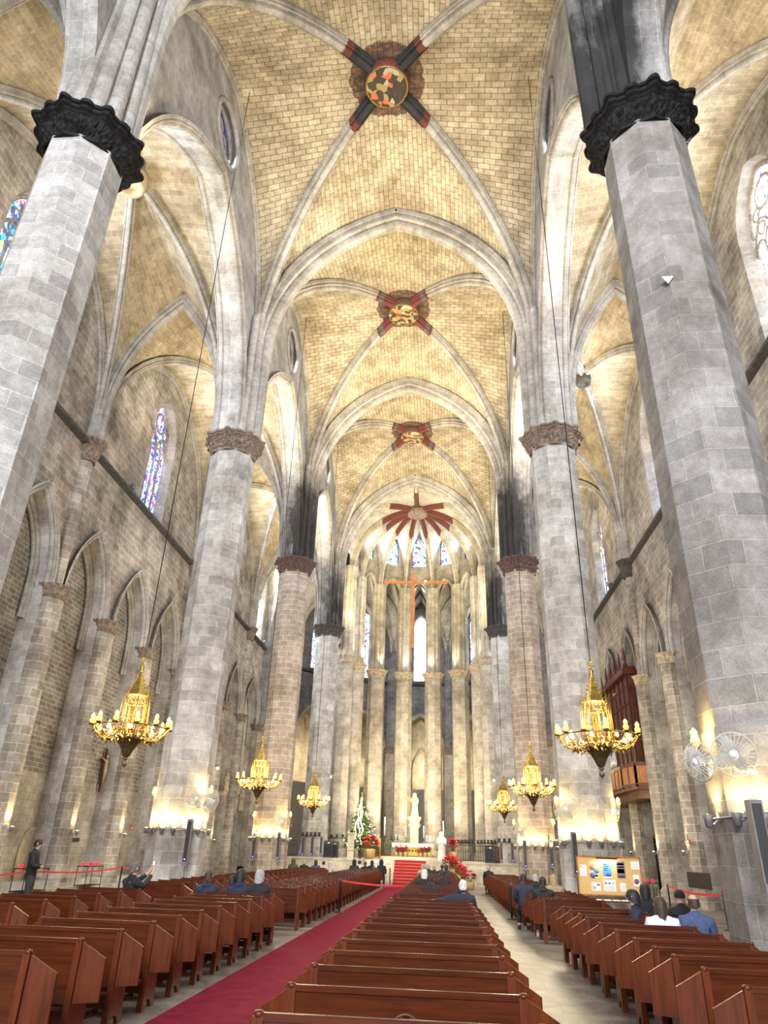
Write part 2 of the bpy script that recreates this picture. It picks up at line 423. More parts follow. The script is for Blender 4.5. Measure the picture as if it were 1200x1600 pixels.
# ------------------------------------------------------------------ building: dimensions
YP = [-2.9, 11.78, 26.43, 41.09, 55.49, 61.3]
YR = [-3.3, 11.3, 25.9, 40.6, 55.2, 61.3]
NX, AX = 7.0, 13.9
CAPB, CAPT = 17.72, 18.62
ZS, ZT = 23.9, 33.1
AC = Vector((0, 61.3)); AR = 6.445; OR_ = 13.9
ANG = [PI - PI*k/7 for k in range(8)]
ACOL = [(AC.x+AR*math.cos(a), AC.y+AR*math.sin(a)) for a in ANG]
OCOL = [(AC.x+OR_*math.cos(a), AC.y+OR_*math.sin(a)) for a in ANG]

def half_arc(a, h, n):
    """half of a pointed (or elliptical) arch: (s, z, inward s, inward z)"""
    o = []
    if h >= a:
        r = (a*a+h*h)/(2*a); fm = math.asin(min(1, h/r))
        if r < a+1e-9: fm = PI/2
        for i in range(n):
            f = fm*i/(n-1); o.append((r-r*math.cos(f), r*math.sin(f), math.cos(f), -math.sin(f)))
    else:
        for i in range(n):
            f = PI/2*i/(n-1); x, y = h*math.cos(f), -a*math.sin(f); l = math.hypot(x, y)
            o.append((a*(1-math.cos(f)), h*math.sin(f), x/l, y/l))
    return o
class Curve:
    def __init__(s, c0, c1, zs, za, n=13):
        c0, c1 = Vector(c0[:2]), Vector(c1[:2]); d = c1-c0; a = d.length; d.normalize()
        s.d = d; s.n = Vector((-d.y, d.x, 0)); s.c0 = c0; s.p = []; s.i = []; s.L = [0]
        for (q, z, ns, nz) in half_arc(a, za-zs, n):
            s.p.append(Vector((c0.x+d.x*q, c0.y+d.y*q, zs+z))); s.i.append(Vector((d.x*ns, d.y*ns, nz)))
        for i in range(1, n): s.L.append(s.L[-1]+(s.p[i]-s.p[i-1]).length)
def moulding(w, D):
    h = [(-1, 0), (-1, .26), (-.90, .30), (-.74, .34), (-.72, .46), (-.86, .50), (-.88, .58), (-.70, .66), (-.50, .58), (-.44, .64), (-.46, .78), (-.40, .92), (-.20, 1.0)]
    return [(x*w, d*D) for x, d in h] + [(-x*w, d*D) for x, d in reversed(h)]
def rib(mb, cv, prof, z0=None, mi=0, off=0.0):
    P = list(zip(cv.p, cv.i, cv.L))
    if z0 is not None and z0 < cv.p[0].z-.05:
        b = cv.p[0]; P.insert(0, (Vector((b.x, b.y, z0)), cv.i[0], z0-b.z))
    rows, uvs = [], []
    acc = [0]
    for k in range(1, len(prof)): acc.append(acc[-1]+math.hypot(prof[k][0]-prof[k-1][0], prof[k][1]-prof[k-1][1]))
    for p, inn, L in P:
        rows.append([p + cv.n*s + inn*(d+off) for s, d in prof]); uvs.append([(acc[k], L) for k in range(len(prof))])
    mb.grid(rows, uvs, mi, smooth=False)
def severy(mb, A, B, m=5, mi=0, sag=.0):
    rows, uvs = [], []
    for i in range(len(A.p)):
        a, b = A.p[i], B.p[i]; L = (A.L[i]+B.L[i])/2; w = (b-a).length
        rows.append([a.lerp(b, j/m) + Vector((0, 0, sag*math.sin(PI*j/m)*w)) for j in range(m+1)])
        uvs.append([(w*j/m, L) for j in range(m+1)])
    mb.grid(rows, uvs, mi)
class Frame:
    def __init__(s, o, u, n): s.o = Vector(o); s.u = Vector(u).normalized(); s.n = Vector(n).normalized()
    def __call__(s, u, z, d=0): return s.o + s.u*u + s.n*d + Vector((0, 0, z))
def arch_loop(uc, w, zs, za, n=11):
    h = half_arc(w, za-zs, n)
    return [(uc-w+s, zs+z) for s, z, _, _ in h] + [(uc+w-s, zs+z) for s, z, _, _ in h[-2::-1]]
def reveal(mb, fr, loop, d0, d1, mi=0, closed=False, loop1=None):
    lp = loop+[loop[0]] if closed else loop
    l1 = loop1 or loop; l1 = l1+[l1[0]] if closed else l1
    acc = [0]
    for a, b in zip(lp, lp[1:]): acc.append(acc[-1]+math.hypot(b[0]-a[0], b[1]-a[1]))
    mb.grid([[fr(u, z, d0) for u, z in lp], [fr(u, z, d1) for u, z in l1]], [[(q, 0) for q in acc], [(q, abs(d1-d0)) for q in acc]], mi, smooth=False)
def fcurve(fr, uc, w, zs, za, side, n=11, d=0):
    """arch half as a Curve in the plane of a frame"""
    c0 = fr(uc-side*w, 0, d); c1 = fr(uc, 0, d)
    return Curve((c0.x, c0.y), (c1.x, c1.y), zs, za, n)
def panel(mb, fr, loops, mi=0, d=0, uv0=(0, 0)):
    mb.poly(loops, lambda u, z: fr(u, z, d), mi, uv0)

# ------------------------------------------------------------------ floor, dais
b = MB(); b.poly([[(-16, -34), (16, -34), (16, 80), (-16, 80)]], lambda x, y: (x, y, 0)); 
tag(b.build('floor', 'floor'), 'worn grey stone slab floor under the pews', 'floor', kind='structure')

# ------------------------------------------------------------------ pillars
def octo(ap, rot=PI/8):
    r = ap/math.cos(PI/8)
    return [(r*math.cos(rot+PI/4*k), r*math.sin(rot+PI/4*k)) for k in range(8)]
def oct_shaft(mb, c, prof, mi=0, rot=PI/8):
    """octagonal shaft with flat faces, prof = [(apothem, z)]"""
    for (a0, z0), (a1, z1) in zip(prof, prof[1:]):
        P, Q = octo(a0, rot), octo(a1, rot)
        for k in range(8):
            j = (k+1) % 8; w = 2*a1*math.tan(PI/8)
            n = max(1, int((z1-z0)/4))
            i = [mb.vert((c[0]+p[0], c[1]+p[1], z)) for p, z in ((P[k], z0), (P[j], z0), (Q[j], z1), (Q[k], z1))]
            mb.face(i, [(k*w*1.0+.13*k, z0), (k*w+w+.13*k, z0), (k*w+w+.13*k, z1), (k*w+.13*k, z1)], mi)
def star(a, amp, n=16):
    return 1/math.cos(((a - 0) % (PI/4)) - PI/8) * (1 + amp*(.5+.5*max(-1, min(1, 2.2*math.cos(n*a)))))
def capital(mb, c, ap, z0, z1, flare=.30, n=64, seed=0, mi=0, fq=7):
    H = z1-z0
    prof = [(ap*.99, 0, 0), (ap+.05, .0, 0), (ap+.07, .04, 0), (ap+.05, .09, 0), (ap+.02, .12, 0)]
    prof += [(ap+.03+(flare*.55-.03)*q/7, .15+.46*q/7, 1 if 0 < q < 7 else .3) for q in range(8)]
    prof += [(ap+flare*f, t, 0) for f, t in ((.60, .63), (.70, .66), (.58, .70), (.66, .74), (.84, .78), (.92, .83), (.82, .87), (1.0, .90), (1.0, 1.0), (.75, 1.0))]
    rows, uvs = [], []
    for r, t, k in prof:
        row = []
        for j in range(n):
            a = 2*PI*j/n
            q = r*star(a, .075*max(0, (t-.5))/.5)
            if k: q += min(.10, ap*.13)*k*(noise.noise(Vector((math.cos(a)*fq, math.sin(a)*fq, t*fq*.9+seed))) + .5*abs(math.sin(8*a)))*H/.9
            row.append(Vector((c[0]+q*math.cos(a), c[1]+q*math.sin(a), z0+t*H)))
        rows.append(row); uvs.append([(2*PI*r*j/n, t*H) for j in range(n+1)])
    ids = mb.grid(rows, uvs, mi, False, closed=True)
    mb.face(ids[-1], [(0, 0)]*n, mi)
def cluster(mb, c, z0, z1, r0, r1, lobes=12, n=72, mi=0, rot=0):
    rows, uvs = [], []
    for t in (0, .5, 1):
        row = []; r = r0+(r1-r0)*t
        for j in range(n):
            a = 2*PI*j/n
            q = r*(1 + .13*abs(math.cos(lobes*a/2+rot)) - .07*(math.cos(lobes*a/2+rot) ** 2 < .08))
            row.append(Vector((c[0]+q*math.cos(a), c[1]+q*math.sin(a), z0+(z1-z0)*t)))
        rows.append(row); uvs.append([(2*PI*r*j/n, z0+(z1-z0)*t) for j in range(n+1)])
    mb.grid(rows, uvs, mi, False, closed=True)
PIL = {}
QUAL = ['behind the viewer', 'nearest', 'second', 'third', 'fourth']
capm = [None, 'cap_black', 'cap_brown', 'cap_red', 'cap_dark']
capd = ['', 'heavy black carved capital', 'brown carved capital', 'reddish capital under soot-black ribs', 'dark capital rising from the altar platform']
for i in range(1, 5):
    for s in (-1, 1):
        c = (s*7.2, YP[i])
        if i == 1: c = (-7.08, 11.5) if s < 0 else (7.42, 11.9)
        side = 'left' if s < 0 else 'right'
        t = thing('stone_pillar', 'octagonal stone pillar with %s, %s in the %s row' % (capd[i], QUAL[i], side), 'pillar', (c[0], c[1], 0), 'octagonal pillars of the nave', 'thing')
        PIL[(i, s)] = c
        m = MB(); base = 1.25 if i == 4 else 0
        oct_shaft(m, c, [(1.02, base), (1.02, base+.45), (.95, base+.6), (.94, 3.7), (.905, 3.75), (.90, CAPB+.1)])
        sh = m.build('shaft', 'pillar_pink' if i == 3 else ('pillar_rough' if (i, s) == (1, 1) else 'pillar'), t)
        m = MB(); capital(m, c, .90, CAPB, CAPT, .40 if i == 1 else .34, n=144, seed=i*3+s, fq=15); m.build('capital', capm[i], t)
        m = MB(); m.sooty = True; cluster(m, c, CAPT-.02, 25.6, .93, .80); m.build('rib_cluster', 'rib', t)
for k, c in enumerate(ACOL):
    side = 'left' if k < 4 else 'right'
    pos = ['first', 'second', 'third', 'fourth'][k if k < 4 else 7-k]
    t = thing('choir_column', 'tall slender choir column round the altar, %s on the %s counting from the nave' % (pos, side), 'column', (c[0], c[1], 0), 'slender columns round the choir', 'thing')
    rot = PI/8+ANG[k]
    m = MB(); oct_shaft(m, c, [(.86, 1.2), (.86, 1.9), (.77, 2.05), (.76, 17.0)], rot=rot); m.build('shaft', 'pillar_apse', t)
    m = MB(); capital(m, c, .76, 16.98, 17.66, .22, 48, k); m.build('capital', 'cap_tan', t)
    m = MB(); cluster(m, c, 17.64, 26.4, .66, .63, 8, 48); m.build('rib_cluster', 'rib_apse', t)

# ------------------------------------------------------------------ nave vaults
def web_object(name, label, cat, origin, mat, fn, par=None):
    m = MB(); m.sooty = True; fn(m); return m.build(name, mat, par, origin)
Tprof = moulding(.58, .95); Dprof = moulding(.30, .55); Wprof = moulding(.16, .22)
ORD = ['over the viewer', 'nearest', 'second', 'third', 'fourth']
for i in range(0, 5):
    y = YP[i]
    t = thing('transverse_arch', 'broad moulded pointed arch spanning the nave, %s of its row' % ORD[i], 'arch', (0, y, 0), 'pointed arches across the nave', 'structure')
    for s in (-1, 1):
        cv = Curve((s*NX, y), (0, y), ZS, ZT)
        m = MB(); m.sooty = True; rib(m, cv, Tprof, CAPT-.05); m.build('arch_half', 'rib', t)
BOSSY = []
for i in range(0, 4):
    y0, y1 = YP[i], YP[i+1]; yc = (y0+y1)/2
    o = Vector((0, yc, 32.9)); BOSSY.append(yc)
    t = thing('ceiling_nave', 'ribbed stone vault over the nave, %s bay' % ORD[i], 'vault', o, 'rib vaults of the nave', 'structure')
    D = {}
    for s in (-1, 1):
        for y in (y0, y1): D[(s, y)] = Curve((s*NX, y), (0, yc), ZS, 33.35)
    m = MB(); m.sooty = True
    for y in (y0, y1):
        for s in (-1, 1):
            severy(m, Curve((s*NX, y), (0, y), ZS, ZT), D[(s, y)])
            severy(m, Curve((s*NX, y), (s*NX, yc), ZS, 33.0), D[(s, y)])
    m.build('web', 'web', t, o)
    for k, cv in D.items():
        m = MB(); m.sooty = True; rib(m, cv, Dprof, 21.5, off=.0); m.build('diagonal_rib', 'rib_red' if i != 1 else 'rib_black', t, o)
    if i:
        m = MB()
        m.lathe([(.98, .55), (1.02, .2), (1.0, -.12), (.96, -.2), (.90, -.22)], (0, yc, 32.95), 40); m.build('boss_drum', plain('boss drum paint %d' % i, (.11, .028, .025) if i == 1 else (.10, .05, .04), .7, var=.4), t, o)
        m = MB()
        m.lathe([(.955, -.19), (.965, -.235), (.90, -.235), (.90, -.19)], (0, yc, 32.95), 40); m.build('boss_rim', 'gold', t, o)
        bm_, nt, bs = nmat('boss painting %d' % i)
        tc = N(nt, 'ShaderNodeTexCoord'); v = N(nt, 'ShaderNodeTexVoronoi'); setin(v, Scale=4.2); nt.links.new(tc.outputs['Object'], v.inputs[0])
        sp = N(nt, 'ShaderNodeSeparateColor'); nt.links.new(v.outputs['Color'], sp.inputs[0])
        pal = [(0, (.03, .022, .015)), (.42, (.02, .016, .012)), (.55, (.55, .11, .03)), (.72, (.30, .21, .08)), (.8, (.03, .025, .02)), (.92, (.35, .32, .27))] if i == 1 else \
              [(0, (.34, .24, .08)), (.3, (.03, .03, .035)), (.5, (.38, .27, .09)), (.68, (.30, .05, .03)), (.76, (.04, .06, .05)), (.92, (.5, .44, .32))]
        nt.links.new(ramp(nt, sp.outputs[0], pal, 'CONSTANT'), bs.inputs['Base Color'])
        m = MB(); m.poly([[(.905*math.cos(2*PI*k/40), yc+.905*math.sin(2*PI*k/40)) for k in range(40)]], lambda x, y: (x, y, 32.718)); m.build('boss_painting', bm_, t, o)

# ------------------------------------------------------------------ clerestory walls with aisle arcades and oculi
WIN = [0]
def window(label, kids, group=None):
    WIN[0] += 1
    t = thing('window_%d' % WIN[0], label, 'window', kids[0].location.copy(), group, 'structure')
    for k in kids: k.parent = t; k.location = k.location - t.location
    return t
def ring(fr, uc, zc, r, d, tr, mb, n=24, seg=6):
    mb.tube([fr(uc+r*math.cos(2*PI*j/n), zc+r*math.sin(2*PI*j/n), d) for j in range(n+1)], tr, seg, cap=False)
BAYN = ['behind the viewer', 'first', 'second', 'third', 'fourth']
for s in (-1, 1):
    side = 'left' if s < 0 else 'right'
    for i in range(0, 5):
        y0, y1 = YP[i], YP[i+1]; L = y1-y0
        fr = Frame((s*NX, y0, 0), (0, 1, 0), (s, 0, 0))
        uc = L/2; w = L/2-.92
        if i < 4: arc = arch_loop(uc, w, 18.4, 27.45, 13)
        else: arc = arch_loop(uc, w, 24.2, 27.6, 9)
        if i < 4: top = arch_loop(uc, L/2, ZS, 33.1, 13)
        else: top = [(0, 24), (.0, 33.5), (L, 33.5), (L, 24)]
        out = [(0, CAPT)] + top + [(L, CAPT)] + [(uc+w, CAPT)] + arc[::-1] + [(uc-w, CAPT)]
        m = MB(); m.sooty = True
        holes = []
        if i < 4: holes = [[(uc+1.42*math.cos(2*PI*k/28), 30.0+1.42*math.sin(2*PI*k/28)) for k in range(28)]]
        panel(m, fr, [out]+holes, 0)
        panel(m, fr, [[(0, CAPT)] + [(0, 29)] + [(L, 29), (L, CAPT), (uc+w, CAPT)] + arc[::-1] + [(uc-w, CAPT)]], 0, .9)
        reveal(m, fr, [(uc-w, CAPT-.2)]+arc+[(uc+w, CAPT-.2)], 0, .9, 1)
        if holes: reveal(m, fr, holes[0], 0, .75, 0, True)
        mw = m.build('wall_nave_%s' % side, ['nave_wall', 'pillar'], None, (s*NX, y0, 0))
        tag(mw, 'high nave wall on the %s above the aisle arch, %s bay' % (side, BAYN[i]), 'wall', kind='structure')
        for d0, wd, nm in ((-.04, .30, 'arch_moulding'), (.86, .26, 'arch_moulding')):
            if i == 0: continue
            m = MB(); m.sooty = True
            for sd in (-1, 1):
                cv = fcurve(fr, uc, w+.28, 18.4 if i < 4 else 24.2, 27.75 if i < 4 else 27.9, sd, 13, d0)
                rib(m, cv, moulding(.24, .34), CAPT-.05)
            m.build(nm, 'rib', mw)
        if i and i < 4:
            m = MB(); m.sooty = True
            for sd in (-1, 1): rib(m, fcurve(fr, uc, L/2-.05, ZS, 33.0, sd, 13, -.05), Wprof, 21)
            m.build('wall_rib', 'rib', mw)
            g = MB(); g.poly([[(uc+1.42*math.cos(2*PI*k/28), 30.0+1.42*math.sin(2*PI*k/28)) for k in range(28)]], lambda u, z: fr(u, z, .55)); go = g.build('glass', 'glass_ocu', None, (s*NX, y0+uc, 30))
            m = MB()
            ring(fr, uc, 30, 1.40, -.02, .13, m, 28); ring(fr, uc, 30, 1.28, .3, .10, m, 28); ring(fr, uc, 30, .38, .48, .07, m, 16)
            for k in range(6):
                a = PI/6+PI/3*k; ring(fr, uc+.82*math.cos(a), 30+.82*math.sin(a), .40, .48, .07, m, 14)
            to = m.build('tracery', 'nave_wall', None, (s*NX, y0+uc, 30))
            window('round window with six-lobed tracery high in the %s nave wall, %s bay' % (side, BAYN[i]), [go, to], 'round windows of the nave')
# ------------------------------------------------------------------ aisles
def vault_bay(t, o, cs, boss, edges, zs, zb, web, ribm, prof, stilt, draw=(0, 1, 2, 3)):
    D = [Curve(c, boss, zs, zb) for c in cs]
    m = MB(); m.sooty = True
    for k in range(4):
        j = (k+1) % 4; mid = ((cs[k][0]+cs[j][0])/2, (cs[k][1]+cs[j][1])/2)
        severy(m, Curve(cs[k], mid, zs, edges[k]), D[k], 4); severy(m, Curve(cs[j], mid, zs, edges[k]), D[j], 4)
    m.build('web', web, t, o)
    for d in D:
        m = MB(); m.sooty = True; rib(m, d, prof, stilt); m.build('diagonal_rib', ribm, t, o)
Aprof = moulding(.22, .42); ATprof = moulding(.34, .55)
CD = .75
for s in (-1, 1):
    side = 'left' if s < 0 else 'right'
    XI, XO = s*7.9, s*AX
    for i in range(0, 5):
        y0, y1, r0, r1 = YP[i], YP[i+1], YR[i], YR[i+1]; yc = (y0+y1+r0+r1)/4
        o = Vector((s*10.7, yc, 26.8))
        t = thing('ceiling_aisle', 'ribbed stone vault over the %s aisle, %s bay' % (side, BAYN[i]), 'vault', o, 'rib vaults of the %s aisle' % side, 'structure')
        e = 27.5 if i < 4 else 27.3
        vault_bay(t, o, [(XI, y0), (XI, y1), (XO, r1), (XO, r0)], (s*10.7, yc), [27.6, e, 27.4, e], 19.2, 27.6, 'web_aisle', 'rib', Aprof, CAPT)
        m = MB(); kb = 1.5 if s < 0 and i == 1 else 1.0; m.lathe([(.42*kb, .3), (.46*kb, 0), (.42*kb, -.3*kb), (.3*kb, -.32*kb), (.28*kb, -.2), (0.001, -.2)], (s*10.7, yc, 27.1), 20)
        m.build('boss', 'statue' if s < 0 and i == 1 else ('cap_tan' if s < 0 else 'cap_dark'), t, o)
        # transverse arch of the aisle
        if i:
            t = thing('aisle_arch', 'narrow pointed arch across the %s aisle beside the %s pillar' % (side, QUAL[i]), 'arch', (s*10.7, y0, 0), 'pointed arches across the aisles', 'structure')
            for c0 in ((XI, y0), (XO, r0)):
                m = MB(); m.sooty = True; rib(m, Curve(c0, ((XI+XO)/2, (y0+r0)/2), 20.2, 27.45), ATprof, 18.2); m.build('arch_half', 'rib', t)
    # ---------------- outer wall: chapels below, windows above
    for i in range(0, 5):
        r0, r1 = YR[i], YR[i+1]; L = r1-r0; nch = 3 if i < 4 else 1
        if i == 0: nch = 3
        fr = Frame((s*AX, r0, 0), (0, 1, 0), (s, 0, 0))
        m = MB(); m.sooty = False
        pitch = L/nch
        zt = 18.15
        # upper wall with window opening
        uc = L/2
        top = arch_loop(uc, L/2, 19.2, 27.45, 11)
        hasw = i >= 1
        ww = 1.62 if i < 4 else 1.0
        hole = [(uc-ww, 18.55), (uc+ww, 18.55)] + arch_loop(uc, ww, 23.4, 25.75, 9)[::-1]
        panel(m, fr, [[(0, zt)]+top+[(L, zt)]] + ([hole] if hasw else []), 0)
        if hasw:
            h1 = [(uc+(u-uc)*.84, z if z > 19 else z+.35) for u, z in hole]
            h1 = [(u, 18.9+(z-18.9)*.985 if z > 19 else z) for u, z in h1]
            reveal(m, fr, hole, 0, .55, 1, True, h1)
        # chapels
        cinf = MB()
        for q in range(nch):
            a, b_ = q*pitch, (q+1)*pitch; c = (a+b_)/2; w = pitch/2-.58
            arc = arch_loop(c, w, 11.3, 14.8, 11)
            if i == 4: arc = arch_loop(c, w, 11.3, 14.8, 11)
            panel(m, fr, [[(a, 0), (c-w, 0)]+arc+[(c+w, 0), (b_, 0), (b_, zt), (a, zt)]], 0)
            reveal(m, fr, [(c-w, 0)]+arc+[(c+w, 0)], 0, CD, 1)
            back = [(a, 0), (b_, 0), (b_, 15.2), (a, 15.2)]
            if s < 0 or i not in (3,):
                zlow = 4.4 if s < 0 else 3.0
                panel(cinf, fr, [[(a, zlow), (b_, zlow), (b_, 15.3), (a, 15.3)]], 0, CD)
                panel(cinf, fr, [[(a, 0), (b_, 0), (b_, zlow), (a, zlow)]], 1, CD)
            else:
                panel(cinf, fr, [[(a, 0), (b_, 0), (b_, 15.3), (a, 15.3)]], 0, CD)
        mw = m.build('wall_%s' % side, ['wall', 'pillar'], None, (s*AX, r0, 0))
        tag(mw, '%s aisle wall of tan ashlar with chapel arches below and a tall window above, %s bay' % (side, BAYN[i]), 'wall', kind='structure')
        if i == 0: 
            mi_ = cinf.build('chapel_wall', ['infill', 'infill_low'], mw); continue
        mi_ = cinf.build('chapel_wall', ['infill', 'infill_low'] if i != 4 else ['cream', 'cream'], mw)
        m = MB(); m.prism([(-.02, 18.0), (.28, 18.12), (.28, 18.26), (-.02, 18.34)], lambda x, z: fr(0, z, -x), fr.u*L); m.build('string_course', 'cap_dark', mw)
        m = MB()
        for sd in (-1, 1): rib(m, fcurve(fr, uc, L/2-.1, 19.2, 27.4, sd, 12, -.06), moulding(.2, .3), 18.3)
        m.build('wall_rib', 'rib', mw)
        # window
        fw_, z0, zs_, za = ww*.84, 18.9, 23.35, 25.6
        lp = [(uc-fw_, z0), (uc+fw_, z0)] + arch_loop(uc, fw_, zs_, za, 9)[::-1]
        g = MB(); g.poly([lp], lambda u, z: fr(u, z, .53)); gm = {(-1, 1): 'glass_left', (-1, 2): 'glass_blue', (1, 1): 'glass_pale', (1, 2): 'glass_left', (1, 3): 'glass_choir'}.get((s, i), 'glass_white')
        go = g.build('glass', gm, None, (s*AX, r0+uc, z0))
        k = MB(); nl = 4 if i < 4 else 2; bw = 2*fw_/nl; lw = .075 if s < 0 else .06
        for q in range(1, nl): k.tube([fr(uc-fw_+q*bw, z0, .46), fr(uc-fw_+q*bw, zs_-.9, .46)], lw, 6)
        for q in range(nl):
            k.tube([fr(u, z, .46) for u, z in arch_loop(uc-fw_+(q+.5)*bw, bw/2, zs_-1.0, zs_-.45, 5)], lw*.8, 6)
        for q in range(nl//2):
            k.tube([fr(u, z, .46) for u, z in arch_loop(uc-fw_+(2*q+1)*bw, bw, zs_-.9, zs_+.35, 7)], lw, 6)
            ring(fr, uc-fw_+(2*q+1)*bw, zs_-.12, bw*.36, .46, lw*.8, k, 14)
        if nl == 4:
            ring(fr, uc, zs_+1.02, .60, .46, lw*1.1, k, 20)
            for q in (-1, 1): ring(fr, uc+q*.78, zs_+.62, .26, .46, lw*.8, k, 12)
        k.tube([fr(u, z, .48) for u, z in arch_loop(uc, fw_, zs_, za, 9)], .10, 6)
        for q in range(7): k.tube([fr(uc-fw_, z0+.2+q*.62, .49), fr(uc+fw_, z0+.2+q*.62, .49)], .014, 4)
        to = k.build('tracery', 'wall', None, (s*AX, r0+uc, z0))
        gl = {'glass_left': 'blue and green', 'glass_blue': 'deep blue', 'glass_pale': 'pale rainbow', 'glass_choir': 'blue and white', 'glass_white': 'nearly white'}[gm]
        window('tall pointed %s stained glass window high in the %s aisle wall, %s bay' % (gl, side, BAYN[i]), [go, to], 'tall aisle windows')
        # chapel arch mouldings and piers
        for q in range(nch):
            c = (q+.5)*pitch; w = pitch/2-.58
            t = thing('chapel_arch', 'moulded pointed chapel arch in the %s aisle wall, %s bay, arch %d from the near end' % (side, BAYN[i], q+1), 'arch', fr(c, 0), 'chapel arches along the %s aisle' % side, 'structure')
            m = MB()
            for sd in (-1, 1): rib(m, fcurve(fr, c, w+.22, 11.3, 15.12, sd, 11, -.04), moulding(.22, .34), 11.3)
            m.build('outer_moulding', 'rib', t)
            m = MB()
            for sd in (-1, 1): rib(m, fcurve(fr, c, w+.02, 11.3, 14.6, sd, 11, CD-.12), moulding(.16, .30), 9.8)
            m.build('inner_moulding', 'rib', t)
        for q in range(0, nch+1 if i == 4 else nch):
            c = fr(q*pitch, 0, -.02)
            t = thing('chapel_pier', 'half round stone pier between the chapels of the %s aisle, %s bay, pier %d from the near end' % (side, BAYN[i], q+1), 'pier', c, 'chapel piers along the %s aisle' % side, 'structure')
            m = MB(); oct_shaft(m, c, [(.62, 0), (.62, .5), (.52, .62), (.50, 10.8)]); m.build('shaft', 'wall', t)
            m = MB(); capital(m, c, .50, 10.78, 11.34, .13, 40, q+i); m.build('capital', 'cap_brown' if s < 0 else 'cap_tan', t)
            if q == 0:
                m = MB(); oct_shaft(m, c, [(.30, 11.3), (.30, 17.4)]); m.build('wall_shaft', 'wall', t)
                m = MB(); capital(m, (c.x-s*.04, c.y), .34, 17.35, 18.45, .30, 40, q+i); m.build('corbel', 'cap_dark' if s > 0 else 'cap_brown', t)
                m = MB(); cluster(m, (c.x-s*.05, c.y), 18.4, 23.5, .42, .30, 8, 40); m.build('rib_cluster', 'rib', t)

# ------------------------------------------------------------------ apse
KEY = (0, 61.3); KZ = 32.6
cl = [(-NX, YP[4])] + ACOL + [(NX, YP[4])]
o = Vector((0, 61.3, 32.2))
t = thing('ceiling_apse', 'fan of ribs over the choir meeting at a carved boss', 'vault', o, None, 'structure')
D = [Curve(c, KEY, 26.0, KZ, 13) for c in cl]
m = MB(); m.sooty = False
for k in range(9):
    c0, c1 = cl[k], cl[k+1]; mid = ((c0[0]+c1[0])/2, (c0[1]+c1[1])/2)
    severy(m, Curve(c0, mid, 26.0 if 0 < k < 8 else 24, 33.0), D[k], 4); severy(m, Curve(c1, mid, 26.0 if 0 < k < 8 else 24, 33.0), D[k+1], 4)
Tc = [Curve((s*NX, YP[4]), (0, YP[4]), ZS, ZT) for s in (-1, 1)]
severy(m, Tc[0], D[0], 4); severy(m, Tc[1], D[9], 4)
m.build('web', 'web_apse', t, o)
for k, d in enumerate(D):
    m = MB(); rib(m, d, moulding(.22, .5), 24); m.build('radial_rib', 'rib_apse', t, o)
m = MB(); m.tube([(0, YP[4]+.4, 32.9), (0, 58.5, 32.75), (0, 61.3, 32.4)], .2, 8); m.build('ridge_rib', 'rib_apse', t, o)
m = MB(); m.lathe([(.95, .5), (1.0, .1), (.92, -.18), (.75, -.2), (.7, -.12), (.3, -.14), (.001, -.3)], (0, 61.3, 32.1), 32, fr=lambda a: 1+.03*math.cos(16*a)); m.build('boss', 'cap_brown', t, o)
for k in range(7):
    c0, c1 = Vector((*ACOL[k], 0)), Vector((*ACOL[k+1], 0)); L = (c1-c0).length; u = (c1-c0)/L; n = Vector((u.y, -u.x, 0))
    mid = (c0+c1)/2
    if n.dot(mid-Vector((0, 61.3, 0))) < 0: n = -n
    fr = Frame(c0, u, n); uc = L/2
    nm = ['first', 'second', 'third', 'middle', 'fifth', 'sixth', 'seventh'][k]
    w = L/2-.55
    arc = arch_loop(uc, w, 25.6, 27.2, 9)
    hole = [(uc-.72, 29.0), (uc+.72, 29.0)] + arch_loop(uc, .72, 31.2, 32.55, 7)[::-1]
    m = MB(); top = [(0, 27), (0, 33.4), (L, 33.4), (L, 27)]
    panel(m, fr, [[(0, 17.6)]+top+[(L, 17.6), (uc+w, 17.6)]+arc[::-1]+[(uc-w, 17.6)], hole], 0, .05)
    panel(m, fr, [[(0, 17.6)]+[(0, 28.5), (L, 28.5)]+[(L, 17.6), (uc+w, 17.6)]+arc[::-1]+[(uc-w, 17.6)]], 0, .7)
    reveal(m, fr, [(uc-w, 17.6)]+arc+[(uc+w, 17.6)], .05, .7, 0); reveal(m, fr, hole, .05, .55, 0, True)
    mw = m.build('wall_apse', 'pillar_apse', None, c0)
    tag(mw, 'choir wall over a narrow stilted arch, %s bay from the left' % nm, 'wall', kind='structure')
    m = MB()
    for sd in (-1, 1): rib(m, fcurve(fr, uc, w+.2, 25.6, 27.5, sd, 9, 0), moulding(.16, .26), 18)
    m.build('arch_moulding', 'rib_apse', mw)
    g = MB(); g.poly([hole], lambda a, z: fr(a, z, .5)); go = g.build('glass', 'glass_choir', None, fr(uc, 29, .5))
    q = MB(); q.tube([fr(a, z, .45) for a, z in hole+[hole[0]]], .06, 6); ring(fr, uc, 31.75, .46, .44, .05, q, 18)
    q.tube([fr(uc, 29, .45), fr(uc, 31.3, .45)], .03, 6); q.tube([fr(uc-.72, 31.2, .45), fr(uc+.72, 31.2, .45)], .04, 6)
    for z in (29.6, 30.2, 30.8): q.tube([fr(uc-.72, z, .47), fr(uc+.72, z, .47)], .014, 4)
    window('small pointed stained glass window at the top of the choir, %s from the left' % nm, [go, q.build('tracery', 'iron', None, fr(uc, 29, .45))], 'upper choir windows')
